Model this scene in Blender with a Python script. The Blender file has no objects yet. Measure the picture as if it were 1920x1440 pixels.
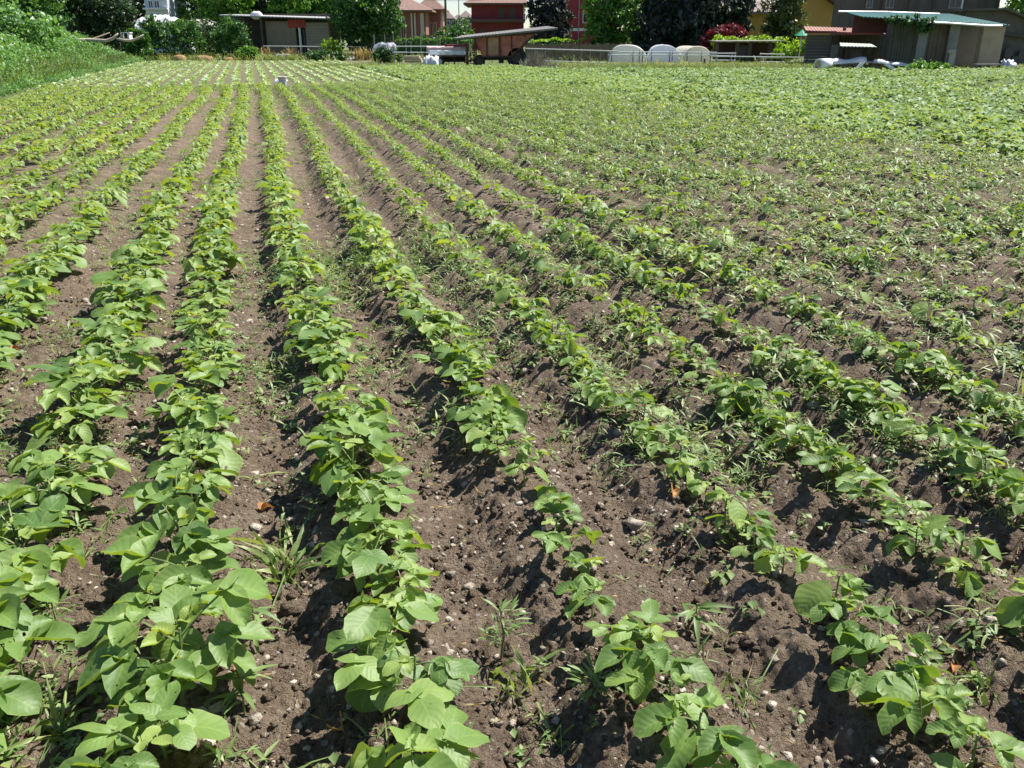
import bpy, math, random
import numpy as np

# ------------------------------------------------------------------ camera, sky, sun, exposure
SC = bpy.context.scene
COL = SC.collection
R = math.radians
F_PX, HZ, CAM_H = 1600.0, 72.0, 1.6
TILT = math.atan((720.0 - HZ) / F_PX)
cam = bpy.data.cameras.new("camera")
cam.sensor_width = 36.0
cam.lens = 36.0 * F_PX / 1920.0
cam.clip_start = 0.05
cam.clip_end = 6000.0
camo = bpy.data.objects.new("camera", cam)
camo.location = (0, 0, CAM_H)
camo.rotation_euler = (R(90) - TILT, 0, 0)
COL.objects.link(camo)
SC.camera = camo

SUN_AZ, SUN_EL = R(57), R(57)          # azimuth clockwise from +Y (the view direction)
world = bpy.data.worlds.new("World")
SC.world = world
world.use_nodes = True
wn = world.node_tree
sky = wn.nodes.new("ShaderNodeTexSky")
sky.sky_type = 'NISHITA'
sky.sun_disc = False
sky.sun_elevation = SUN_EL
sky.sun_rotation = SUN_AZ
sky.dust_density = 0.1
sky.ozone_density = 3.0
sky.air_density = 1.0
wb = wn.nodes.new("ShaderNodeMix"); wb.data_type = 'RGBA'; wb.blend_type = 'MULTIPLY'
wb.inputs[0].default_value = 1.0
wb.inputs[7].default_value = (0.97, 0.99, 1.05, 1.0)      # cool white balance of the camera
wn.links.new(sky.outputs[0], wb.inputs[6])
wn.links.new(wb.outputs[2], wn.nodes["Background"].inputs[0])
wn.nodes["Background"].inputs[1].default_value = 0.062

sun = bpy.data.lights.new("sun", 'SUN')
sun.energy = 4.6
sun.angle = R(0.5)
sun.color = (1.0, 0.95, 0.87)
suno = bpy.data.objects.new("sun", sun)
suno.rotation_euler = (R(90) - SUN_EL, 0, -SUN_AZ + math.pi)
COL.objects.link(suno)
# a sun lamp shines along its local -Z: aim it from the sun's place to the ground
from mathutils import Vector
sd = Vector((math.sin(SUN_AZ) * math.cos(SUN_EL), math.cos(SUN_AZ) * math.cos(SUN_EL), math.sin(SUN_EL)))
suno.rotation_euler = (-sd).to_track_quat('-Z', 'Y').to_euler()
suno.location = sd * 50

SC.view_settings.view_transform = 'Standard'
SC.view_settings.look = 'None'
SC.view_settings.exposure = 1.08
SC.view_settings.gamma = 1.0
SC.view_settings.use_curve_mapping = False

rng = np.random.default_rng(7)
random.seed(7)

# ------------------------------------------------------------------ measuring helpers
CT, ST = math.cos(TILT), math.sin(TILT)
def W(px, py, D):
    """World point at distance D (metres along +Y) seen at photo pixel px, py."""
    a = (px - 960.0) / F_PX
    b = (720.0 - py) / F_PX
    dy = CT + b * ST
    dz = -ST + b * CT
    s = D / dy
    return (a * s, D, CAM_H + dz * s)
def X(px, D, py=90): return W(px, py, D)[0]
def Z(py, D): return W(960, py, D)[2]
def G(px, py, z=0.0):
    """Ground point under a photo pixel."""
    a = (px - 960.0) / F_PX
    b = (720.0 - py) / F_PX
    dy = CT + b * ST
    dz = -ST + b * CT
    s = (CAM_H - z) / -dz
    return (a * s, dy * s)
YAW = R(16.25)
CY, SY = math.cos(YAW), math.sin(YAW)
def uv_of(x, y): return -x * SY + y * CY, x * CY + y * SY
def xy_of(u, v): return v * CY - u * SY, v * SY + u * CY
def in_view(x, y, margin=0.0):
    d = np.maximum(y * CT + CAM_H * ST, 0.1)
    return (np.abs(x) < d * 0.6 + 0.35 + margin) & (y > 0.8 - margin)

# ------------------------------------------------------------------ noise
def _hash(ix, iy, seed):
    n = (ix.astype(np.int64) * 374761393 + iy.astype(np.int64) * 668265263 + seed * 1442695041) & 0xFFFFFFFF
    n = ((n ^ (n >> 13)) * 1274126177) & 0xFFFFFFFF
    n = n ^ (n >> 16)
    return (n & 0xFFFF) / 65535.0
def vnoise(x, y, seed=0):
    ix = np.floor(x); iy = np.floor(y)
    fx = x - ix; fy = y - iy
    fx = fx * fx * (3 - 2 * fx); fy = fy * fy * (3 - 2 * fy)
    a = _hash(ix, iy, seed); b = _hash(ix + 1, iy, seed)
    c = _hash(ix, iy + 1, seed); d = _hash(ix + 1, iy + 1, seed)
    return (a + (b - a) * fx) * (1 - fy) + (c + (d - c) * fx) * fy
def fbm(x, y, seed=0, octv=4):
    t = 0; a = 0.5
    for i in range(octv):
        t = t + a * vnoise(x * 2 ** i + 17.3 * i, y * 2 ** i - 9.1 * i, seed + i); a *= 0.5
    return t

def sstep(a, b, t):
    t = np.clip((t - a) / (b - a), 0, 1)
    return t * t * (3 - 2 * t)

# ------------------------------------------------------------------ crop rows (u along the rows, v across them)
ROWS_V = [-6.05, -5.4, -4.8, -4.2, -3.62, -3.02, -2.5, -2.04, -1.45, -0.84, -0.37, 0.19, 0.78, 1.36, 1.88, 2.38, 2.93]
WEEDY_V = [3.48, 4.02, 4.58, 5.12, 5.68, 6.22, 6.78, 7.32, 7.88, 8.42, 8.98, 9.52]
ALL_V = np.array(ROWS_V + WEEDY_V)
def row_shift(u): return 0.2 * sstep(6, 24, u) + 0.03 * np.sin(u * 0.55)
def ridge(u, v):
    vv = (v - row_shift(u))[..., None] - ALL_V
    d = np.min(np.abs(vv), axis=-1)
    return 1 - sstep(0.10, 0.25, d)
def base_z(x, y):
    x = np.asarray(x, float); y = np.asarray(y, float)
    u, v = uv_of(x, y)
    amp = 0.035 + 0.05 * sstep(-0.6, 0.9, v)
    inside = sstep(-6.6, -6.0, v) * (1 - sstep(9.7, 10.3, v)) * (1 - sstep(30, 33, u))
    z = ridge(u, v) * amp * inside
    # smooth low bank along the left edge of the field
    bank = sstep(0.0, 4.0, -(v + 6.5 + 0.013 * u)) * sstep(8, 20, u) * (1 - sstep(62, 78, u))
    z = z + bank * 1.15
    z = z + (fbm(x * 0.35, y * 0.35, 3, 3) - 0.45) * 0.05 * sstep(0.5, 3, u)
    return z

# ------------------------------------------------------------------ object helpers
def absloc(o):
    l = Vector((0, 0, 0))
    while o is not None:
        l = l + o.location
        o = o.parent
    return l
def mesh_np(name, V, faces, mats, tint=None, uv=None, smooth=False, fmat=None):
    """V n x 3, faces: list of int arrays (m x k)."""
    me = bpy.data.meshes.new(name)
    V = np.ascontiguousarray(V, dtype=np.float32)
    me.vertices.add(len(V))
    me.vertices.foreach_set("co", V.ravel())
    loops = np.concatenate([f.ravel() for f in faces]).astype(np.int32)
    tot = np.concatenate([np.full(len(f), f.shape[1], np.int32) for f in faces])
    start = np.concatenate([[0], np.cumsum(tot)[:-1]]).astype(np.int32)
    me.loops.add(len(loops)); me.loops.foreach_set("vertex_index", loops)
    me.polygons.add(len(tot)); me.polygons.foreach_set("loop_start", start)
    try: me.polygons.foreach_set("loop_total", tot)
    except Exception: pass
    if smooth: me.polygons.foreach_set("use_smooth", np.ones(len(tot), bool))
    for m in (mats if isinstance(mats, (list, tuple)) else [mats]): me.materials.append(m)
    if fmat is not None: me.polygons.foreach_set("material_index", np.asarray(fmat, np.int32))
    if tint is not None:
        a = me.attributes.new("tint", 'FLOAT', 'POINT')
        a.data.foreach_set("value", np.ascontiguousarray(tint, dtype=np.float32))
    if uv is not None:
        l = me.uv_layers.new(name="UVMap")
        l.data.foreach_set("uv", np.ascontiguousarray(uv[loops], dtype=np.float32).ravel())
    me.update(calc_edges=True)
    return me
def link(name, me, parent=None, loc=(0, 0, 0)):
    o = bpy.data.objects.new(name, me)
    o.location = loc
    COL.objects.link(o)
    if parent is not None: o.parent = parent
    return o
def tag(o, label=None, cat=None, group=None, kind=None):
    if label: o["label"] = label
    if cat: o["category"] = cat
    if group: o["group"] = group
    if kind: o["kind"] = kind
    return o
def thing(name, label, cat, loc, group=None):
    o = bpy.data.objects.new(name, None)
    o.empty_display_size = 0.2
    o.location = loc
    COL.objects.link(o)
    return tag(o, label, cat, group)

class MB:
    def __init__(s): s.v = []; s.f = []
    def add(s, vs, fs):
        n = len(s.v); s.v += [tuple(map(float, q)) for q in vs]
        s.f += [tuple(i + n for i in f) for f in fs]; return s
    def box(s, x0, x1, y0, y1, z0, z1):
        return s.add([(x0, y0, z0), (x1, y0, z0), (x1, y1, z0), (x0, y1, z0), (x0, y0, z1), (x1, y0, z1), (x1, y1, z1), (x0, y1, z1)],
                     [(0, 3, 2, 1), (4, 5, 6, 7), (0, 1, 5, 4), (1, 2, 6, 5), (2, 3, 7, 6), (3, 0, 4, 7)])
    def pbox(s, px0, py0, px1, py1, D, dep, off=0.0):
        """Box whose front face, at distance D, spans these photo pixels; dep metres deep."""
        a = W(px0, py1, D); b = W(px1, py0, D)
        return s.box(a[0], b[0], D + off, D + off + dep, a[2], b[2])
    def prism(s, poly, y0, y1):
        """poly: (x, z) outline, extruded from y0 to y1."""
        n = len(poly)
        vs = [(x, y0, z) for x, z in poly] + [(x, y1, z) for x, z in poly]
        fs = [tuple(range(n)), tuple(range(2 * n - 1, n - 1, -1))]
        fs += [(i, i + n, (i + 1) % n + n, (i + 1) % n) for i in range(n)]
        return s.add(vs, fs)
    def tube(s, p0, p1, r0, r1=None, n=8):
        r1 = r0 if r1 is None else r1
        p0 = Vector(p0); p1 = Vector(p1); d = (p1 - p0).normalized()
        a = d.orthogonal().normalized(); b = d.cross(a)
        vs = []
        for p, r in ((p0, r0), (p1, r1)):
            for i in range(n):
                t = 2 * math.pi * i / n
                vs.append(p + a * (r * math.cos(t)) + b * (r * math.sin(t)))
        fs = [(i, (i + 1) % n, (i + 1) % n + n, i + n) for i in range(n)]
        fs += [tuple(range(n - 1, -1, -1)), tuple(range(n, 2 * n))]
        return s.add(vs, fs)
    def path(s, pts, radii, n=7):
        pts = [Vector(p) for p in pts]
        vs = []; 
        for k, p in enumerate(pts):
            d = (pts[min(k + 1, len(pts) - 1)] - pts[max(k - 1, 0)]).normalized()
            a = d.cross(Vector((0.3, 1, 0.2))).normalized(); b = d.cross(a)
            for i in range(n):
                t = 2 * math.pi * i / n
                vs.append(p + a * (radii[k] * math.cos(t)) + b * (radii[k] * math.sin(t)))
        fs = []
        for k in range(len(pts) - 1):
            fs += [(k * n + i, k * n + (i + 1) % n, (k + 1) * n + (i + 1) % n, (k + 1) * n + i) for i in range(n)]
        fs += [tuple(range(n - 1, -1, -1)), tuple(range((len(pts) - 1) * n, len(pts) * n))]
        return s.add(vs, fs)
    def build(s, name, m, parent=None, label=None, smooth=False):
        l = absloc(parent) if parent is not None else Vector((0, 0, 0))
        if parent is None:
            arr = np.array(s.v); c = (arr.min(0) + arr.max(0)) / 2
            l = Vector((c[0], c[1], arr[:, 2].min()))
        me = bpy.data.meshes.new(name)
        me.from_pydata([(x - l[0], y - l[1], z - l[2]) for x, y, z in s.v], [], s.f)
        if smooth:
            for p in me.polygons: p.use_smooth = True
        me.materials.append(m); me.update()
        o = link(name, me, parent, (0, 0, 0) if parent is not None else l)
        if label: o["label"] = label
        return o

# ------------------------------------------------------------------ materials
def newmat(name):
    m = bpy.data.materials.new(name); m.use_nodes = True
    nt = m.node_tree
    return m, nt, nt.nodes["Principled BSDF"], nt.nodes["Material Output"]
def N(nt, t, **kw):
    n = nt.nodes.new(t)
    for k, v in kw.items():
        if isinstance(k, str) and hasattr(n, k): setattr(n, k, v)
    return n
def c4(c): return (c[0], c[1], c[2], 1.0)
def mixc(nt, fac, a, b, mode='MIX'):
    n = nt.nodes.new("ShaderNodeMix"); n.data_type = 'RGBA'; n.blend_type = mode
    for sock, val in ((n.inputs[0], fac), (n.inputs[6], a), (n.inputs[7], b)):
        if hasattr(val, "links") or hasattr(val, "is_linked"): nt.links.new(val, sock)
        elif isinstance(val, (int, float)): sock.default_value = val
        else: sock.default_value = c4(val)
    return n.outputs[2]
def ramp(nt, fac, stops):
    n = nt.nodes.new("ShaderNodeValToRGB")
    e = n.color_ramp.elements
    while len(e) < len(stops): e.new(0.5)
    for q, (p, c) in zip(e, stops): q.position = p; q.color = c4(c) if not isinstance(c, float) else (c, c, c, 1)
    nt.links.new(fac, n.inputs[0]); return n.outputs[0]
def noise(nt, scale, detail=4, rough=0.55, vec=None):
    n = nt.nodes.new("ShaderNodeTexNoise")
    n.inputs["Scale"].default_value = scale; n.inputs["Detail"].default_value = detail
    n.inputs["Roughness"].default_value = rough
    if vec is not None: nt.links.new(vec, n.inputs["Vector"])
    return n.outputs[0]
def math_(nt, op, a, b=None, c=None):
    n = nt.nodes.new("ShaderNodeMath"); n.operation = op
    for s, v in zip(n.inputs, (a, b, c)):
        if v is None: continue
        if isinstance(v, (int, float)): s.default_value = v
        else: nt.links.new(v, s)
    return n.outputs[0]
_mc = {}
def plain(name, col, rough=0.75, var=0.35, scale=3.0, bump=0.15, metal=0.0, col2=None, streak=None):
    """A weathered surface: base colour broken up by two noises, stains and bump."""
    if name in _mc: return _mc[name]
    m, nt, b, out = newmat(name)
    geo = N(nt, "ShaderNodeNewGeometry")
    pos = geo.outputs["Position"]
    if streak:
        mp = N(nt, "ShaderNodeMapping"); mp.inputs["Scale"].default_value = streak
        nt.links.new(pos, mp.inputs[0]); pos = mp.outputs[0]
    n1 = noise(nt, scale, 5, 0.6, pos); n2 = noise(nt, scale * 7, 3, 0.6, pos)
    dark = tuple(q * (1 - var) for q in col); c2 = col2 or tuple(min(1, q * (1 + var * 0.6)) for q in col)
    base = ramp(nt, n1, [(0.32, dark), (0.52, col), (0.72, c2)])
    base = mixc(nt, math_(nt, 'MULTIPLY', ramp(nt, n2, [(0.45, 0.0), (0.7, 1.0)]), 0.35), base, dark)
    nt.links.new(base, b.inputs["Base Color"])
    b.inputs["Roughness"].default_value = rough; b.inputs["Metallic"].default_value = metal
    bp = N(nt, "ShaderNodeBump"); bp.inputs["Strength"].default_value = bump; bp.inputs["Distance"].default_value = 0.02
    nt.links.new(n2, bp.inputs["Height"]); nt.links.new(bp.outputs[0], b.inputs["Normal"])
    _mc[name] = m; return m

def leafmat(name, dark, mid, young, trans=0.3, rough=0.42, spec=0.5, veins=False, tcol=None, sheen=0.0):
    if name in _mc: return _mc[name]
    m, nt, b, out = newmat(name)
    at = N(nt, "ShaderNodeAttribute"); at.attribute_name = "tint"
    geo = N(nt, "ShaderNodeNewGeometry")
    n1 = noise(nt, 14, 3, 0.6, geo.outputs["Position"])
    f = math_(nt, 'ADD', at.outputs["Fac"], math_(nt, 'MULTIPLY', math_(nt, 'SUBTRACT', n1, 0.5), 0.35))
    base = ramp(nt, f, [(0.1, dark), (0.5, mid), (0.92, young)])
    if veins:
        uvn = N(nt, "ShaderNodeUVMap")
        sx = N(nt, "ShaderNodeSeparateXYZ"); nt.links.new(uvn.outputs[0], sx.inputs[0])
        au = math_(nt, 'ABSOLUTE', math_(nt, 'SUBTRACT', sx.outputs[0], 0.5))
        midrib = math_(nt, 'LESS_THAN', au, 0.022)
        w = math_(nt, 'FRACT', math_(nt, 'MULTIPLY', math_(nt, 'SUBTRACT', sx.outputs[1], math_(nt, 'MULTIPLY', au, 0.75)), 6.0))
        lat = math_(nt, 'LESS_THAN', math_(nt, 'ABSOLUTE', math_(nt, 'SUBTRACT', w, 0.5)), 0.055)
        vein = math_(nt, 'MAXIMUM', midrib, math_(nt, 'MULTIPLY', lat, 0.6))
        base = mixc(nt, math_(nt, 'MULTIPLY', vein, 0.16), base, tuple(min(1, q * 1.7 + 0.02) for q in young))
        edge = ramp(nt, math_(nt, 'ADD', au, math_(nt, 'MULTIPLY', n1, 0.10)), [(0.50, 0.0), (0.56, 1.0)])
        base = mixc(nt, math_(nt, 'MULTIPLY', edge, 0.45), base, (0.34, 0.38, 0.10))
        sp = ramp(nt, noise(nt, 55, 2, 0.5, geo.outputs["Position"]), [(0.70, 0.0), (0.745, 1.0)])
        base = mixc(nt, math_(nt, 'MULTIPLY', sp, 0.55), base, (0.24, 0.20, 0.10))
        wav = math_(nt, 'ABSOLUTE', math_(nt, 'SUBTRACT', w, 0.5))
        bp = N(nt, "ShaderNodeBump"); bp.inputs["Strength"].default_value = 0.20; bp.inputs["Distance"].default_value = 0.004
        nt.links.new(math_(nt, 'ADD', wav, math_(nt, 'MULTIPLY', noise(nt, 60, 3, 0.5, geo.outputs["Position"]), 1.1)), bp.inputs["Height"])
        nt.links.new(bp.outputs[0], b.inputs["Normal"])
    nt.links.new(base, b.inputs["Base Color"])
    b.inputs["Roughness"].default_value = rough
    b.inputs["Specular IOR Level"].default_value = spec
    if sheen:
        b.inputs["Sheen Weight"].default_value = sheen
        b.inputs["Sheen Roughness"].default_value = 0.4
    tr = N(nt, "ShaderNodeBsdfTranslucent")
    tc = mixc(nt, 1.0, base, tcol or (1.9, 1.75, 0.7), 'MULTIPLY')
    nt.links.new(tc, tr.inputs[0])
    mx = N(nt, "ShaderNodeMixShader"); mx.inputs[0].default_value = trans
    nt.links.new(b.outputs[0], mx.inputs[1]); nt.links.new(tr.outputs[0], mx.inputs[2])
    last = mx.outputs[0]
    if veins:      # slug holes
        hole = math_(nt, 'GREATER_THAN', noise(nt, 38, 1.5, 0.4, geo.outputs["Position"]), 0.735)
        tp = N(nt, "ShaderNodeBsdfTransparent"); m2 = N(nt, "ShaderNodeMixShader")
        nt.links.new(hole, m2.inputs[0]); nt.links.new(last, m2.inputs[1]); nt.links.new(tp.outputs[0], m2.inputs[2]); last = m2.outputs[0]
    nt.links.new(last, out.inputs[0])
    _mc[name] = m; return m

BEAN = leafmat("bean_leaf", (0.085, 0.17, 0.035), (0.165, 0.27, 0.062), (0.26, 0.35, 0.08), trans=0.34, rough=0.54, spec=0.6, veins=True, tcol=(2.1, 1.8, 0.5))
STEM = plain("bean_stem", (0.16, 0.22, 0.07), 0.6, 0.3, 30, 0.1)
WEED = leafmat("weed_leaf", (0.085, 0.15, 0.04), (0.15, 0.235, 0.068), (0.27, 0.33, 0.13), trans=0.3, rough=0.5)
FARCROP = leafmat("pale_crop_leaf", (0.11, 0.18, 0.07), (0.22, 0.33, 0.15), (0.40, 0.50, 0.32), trans=0.3, rough=0.5)
LEAFY = leafmat("squash_leaf", (0.09, 0.175, 0.05), (0.165, 0.265, 0.085), (0.28, 0.36, 0.16), trans=0.3, rough=0.7)
BLUISH = leafmat("cabbage_leaf", (0.10, 0.185, 0.06), (0.175, 0.28, 0.105), (0.31, 0.40, 0.22), trans=0.25, rough=0.7)
GRASSM = leafmat("grass_blade", (0.075, 0.13, 0.03), (0.14, 0.21, 0.05), (0.30, 0.29, 0.12), trans=0.3, rough=0.55)
BANKM = leafmat("bank_weed_leaf", (0.06, 0.145, 0.035), (0.115, 0.25, 0.065), (0.20, 0.35, 0.10), trans=0.3, rough=0.45)
DRYGRASS = leafmat("dry_grass", (0.14, 0.11, 0.05), (0.28, 0.21, 0.10), (0.42, 0.34, 0.2), trans=0.2, rough=0.7)
PEBBLE = plain("pebble_stone", (0.42, 0.36, 0.29), 0.8, 0.68, 22, 0.5, col2=(0.60, 0.54, 0.46))
DEADLEAF = leafmat("dead_leaf", (0.16, 0.06, 0.02), (0.34, 0.15, 0.05), (0.5, 0.30, 0.14), trans=0.2, rough=0.6)
BARK = plain("bark", (0.10, 0.075, 0.05), 0.9, 0.4, 6, 0.6)

def soil_material():
    m, nt, b, out = newmat("field_soil")
    geo = N(nt, "ShaderNodeNewGeometry"); pos = geo.outputs["Position"]
    n0 = noise(nt, 1.3, 4, 0.6, pos); n1 = noise(nt, 9, 6, 0.65, pos); n2 = noise(nt, 60, 5, 0.7, pos); n3 = noise(nt, 240, 3, 0.7, pos)
    s = math_(nt, 'ADD', math_(nt, 'MULTIPLY', n1, 0.5), math_(nt, 'MULTIPLY', n2, 0.5))
    base = ramp(nt, s, [(0.3, (0.060, 0.041, 0.028)), (0.44, (0.160, 0.117, 0.082)), (0.56, (0.265, 0.205, 0.150)), (0.68, (0.40, 0.325, 0.25))])
    base = mixc(nt, math_(nt, 'MULTIPLY', ramp(nt, n0, [(0.4, 0.0), (0.65, 1.0)]), 0.35), base, (0.27, 0.212, 0.152))
    # pale grit
    vo = N(nt, "ShaderNodeTexVoronoi"); vo.inputs["Scale"].default_value = 42; nt.links.new(pos, vo.inputs["Vector"])
    sx = N(nt, "ShaderNodeSeparateColor"); nt.links.new(vo.outputs["Color"], sx.inputs[0])
    grit = math_(nt, 'MULTIPLY', math_(nt, 'LESS_THAN', vo.outputs["Distance"], math_(nt, 'MULTIPLY', sx.outputs[1], 0.42)), math_(nt, 'GREATER_THAN', sx.outputs[0], 0.70))
    base = mixc(nt, math_(nt, 'MULTIPLY', grit, 0.8), base, (0.50, 0.44, 0.36))
    # grass-covered ground away from the tilled soil
    at = N(nt, "ShaderNodeAttribute"); at.attribute_name = "tint"
    gcol = ramp(nt, n1, [(0.3, (0.06, 0.10, 0.03)), (0.55, (0.13, 0.17, 0.06)), (0.75, (0.24, 0.22, 0.11))])
    gf = math_(nt, 'MULTIPLY', at.outputs["Fac"], ramp(nt, n1, [(0.2, 0.4), (0.5, 1.0)]))
    base = mixc(nt, gf, base, gcol)
    nt.links.new(base, b.inputs["Base Color"])
    b.inputs["Roughness"].default_value = 0.95
    b.inputs["Specular IOR Level"].default_value = 0.2
    bp = N(nt, "ShaderNodeBump"); bp.inputs["Strength"].default_value = 1.0; bp.inputs["Distance"].default_value = 0.02
    v2 = N(nt, "ShaderNodeTexVoronoi"); v2.inputs["Scale"].default_value = 95; nt.links.new(pos, v2.inputs["Vector"])
    v3 = N(nt, "ShaderNodeTexVoronoi"); v3.inputs["Scale"].default_value = 230; nt.links.new(pos, v3.inputs["Vector"])
    crust = ramp(nt, noise(nt, 3.5, 3, 0.6, pos), [(0.40, 1.0), (0.62, 0.25)])
    crumbs = math_(nt, 'MULTIPLY', math_(nt, 'SUBTRACT', 1.4, math_(nt, 'ADD', v2.outputs["Distance"], math_(nt, 'MULTIPLY', v3.outputs["Distance"], 0.6))), crust)
    h = math_(nt, 'ADD', math_(nt, 'ADD', n2, math_(nt, 'MULTIPLY', n3, 0.5)), math_(nt, 'ADD', math_(nt, 'MULTIPLY', grit, 0.35), math_(nt, 'MULTIPLY', crumbs, 0.8)))
    nt.links.new(h, bp.inputs["Height"]); nt.links.new(bp.outputs[0], b.inputs["Normal"])
    return m
SOIL = soil_material()

# ------------------------------------------------------------------ ground
def build_ground():
    rs = [0.35]
    while rs[-1] < 700:
        r = rs[-1]
        rs.append(r + (max(0.006, r * 0.0042) if r < 5 else r * 0.0075 if r < 16 else r * 0.022))
    rs = np.array(rs)
    th = np.linspace(R(-68), R(68), 720)
    rr, tt = np.meshgrid(rs, th, indexing='ij')
    x = (rr * np.sin(tt)).ravel(); y = (rr * np.cos(tt)).ravel(); r = rr.ravel()
    z = base_z(x, y)
    u, v = uv_of(x, y)
    near = 1 - sstep(8, 22, r)
    z = z + near * ((fbm(x * 6, y * 6, 11, 3) - 0.44) * 0.040 + np.abs(fbm(x * 30, y * 30, 21, 3) - 0.44) * 0.042 + (fbm(x * 70, y * 70, 31, 2) - 0.38) * 0.030)
    z = z + near * np.maximum(0, fbm(x * 19, y * 19, 41, 3) - 0.52) * 0.10
    tilled = sstep(-6.9, -6.2, v) * (1 - sstep(13, 15, v)) * (1 - sstep(70, 73, u)) * (1 - sstep(46, 50, y) * sstep(-3, 0, x))
    tilled = tilled * (1 - 0.55 * sstep(9.6, 10.2, v)) * (1 - 0.5 * sstep(30, 33, u)) * (1 - 0.30 * sstep(3, 6, v) * sstep(7, 14, u))
    tint = 1 - tilled
    nr, nc = rr.shape
    i = np.arange((nr - 1) * (nc - 1)); a = (i // (nc - 1)) * nc + i % (nc - 1)
    f = np.stack([a, a + 1, a + nc + 1, a + nc], 1)[:, ::-1]
    me = mesh_np("ground", np.stack([x, y, z], 1), [f], SOIL, tint=tint, smooth=True)
    o = link("ground", me); tag(o, kind="structure")
    mb = MB(); mb.add([(-3000, -3000, -0.5), (3000, -3000, -0.5), (3000, 4000, -0.5), (-3000, 4000, -0.5)], [(0, 1, 2, 3)])
    o = mb.build("terrain", plain("meadow", (0.10, 0.14, 0.05), 0.95, 0.4, 0.05)); tag(o, kind="structure")
build_ground()

# ------------------------------------------------------------------ leaves and plants
def leaf_template(nl, nw, cord, wid, tip):
    """Unit leaf, base at origin, along +Y; returns s (-1..1), t (0..1), x, y."""
    t = np.linspace(0, 1, nl + 1); s = np.linspace(-1, 1, nw + 1)
    T, S = np.meshgrid(t, s, indexing='ij')
    w = wid * np.power(np.maximum(T, 0.0), 0.55) * np.power(np.maximum(1 - T, 0), tip) * 1.75
    w = np.maximum(w, 0.012)
    xx = S * w
    yy = T - cord * np.abs(S) ** 1.5 * (1 - T) ** 2.0
    i = np.arange(nl * nw); a = (i // nw) * (nw + 1) + i % nw
    f = np.stack([a, a + 1, a + nw + 2, a + nw + 1], 1)
    return S.ravel(), T.ravel(), xx.ravel(), yy.ravel(), f
TPL_HI = [leaf_template(7, 6, 0.30, 0.54, 0.60), leaf_template(7, 6, 0.20, 0.48, 0.70), leaf_template(7, 6, 0.42, 0.60, 0.56)]
TPL_MID = [leaf_template(3, 2, 0.28, 0.46, 0.62), leaf_template(3, 2, 0.18, 0.41, 0.7)]
TPL_LO = [leaf_template(2, 2, 0.2, 0.5, 0.6)]
TPL_NARROW = [leaf_template(3, 2, 0.0, 0.13, 0.9)]
TPL_BLADE = [leaf_template(3, 1, 0.0, 0.045, 0.8)]

def rotm(az, pitch, roll):
    """Leaf frame: +Y of the leaf points to azimuth az, raised by pitch; roll about its own length."""
    d = np.array([math.sin(az) * math.cos(pitch), math.cos(az) * math.cos(pitch), math.sin(pitch)])
    rgt = np.array([math.cos(az), -math.sin(az), 0.0])
    up = np.cross(rgt, d)
    r2 = rgt * math.cos(roll) + up * math.sin(roll)
    u2 = np.cross(r2, d)
    return np.stack([r2, d, u2], 1)

class Plant:
    def __init__(s): s.V = []; s.F = []; s.T = []; s.UV = []; s.n = 0; s.stem = MB()
    def leaf(s, g, tpl, base, az, pitch, roll, size, droop, fold, tint, wav=0.05, bite=False):
        S, T, xx, yy, f = tpl
        k1, k2 = g.uniform(-1, 1, 2)
        zz = -droop * T ** 2 + fold * np.abs(S) * (np.abs(xx)) * 2.0 + wav * np.sin(T * 7 + k1 * 3) * S * 0.6 + wav * k2 * np.cos(S * 3 + T * 4) * 0.5
        yy2 = yy - 0.18 * droop * T ** 2
        xx2 = xx * (1 + 0.10 * np.sin(T * 11 + k2 * 5) * (np.abs(S) > 0.6))
        if bite:
            q = np.exp(-(((T - 0.45 - 0.25 * k1) / 0.12) ** 2)) * (S * np.sign(k2) > 0.4)
            xx2 = xx2 * (1 - 0.55 * q)
        P = np.stack([xx2, yy2, zz], 1) * size
        P = P @ rotm(az, pitch, roll).T + np.asarray(base)
        s.V.append(P); s.F.append(f + s.n); s.T.append(np.full(len(P), tint)); s.UV.append(np.stack([S * 0.5 + 0.5, T], 1)); s.n += len(P)
    def arrays(s):
        return np.concatenate(s.V), np.concatenate(s.F), np.concatenate(s.T), np.concatenate(s.UV)

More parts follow.
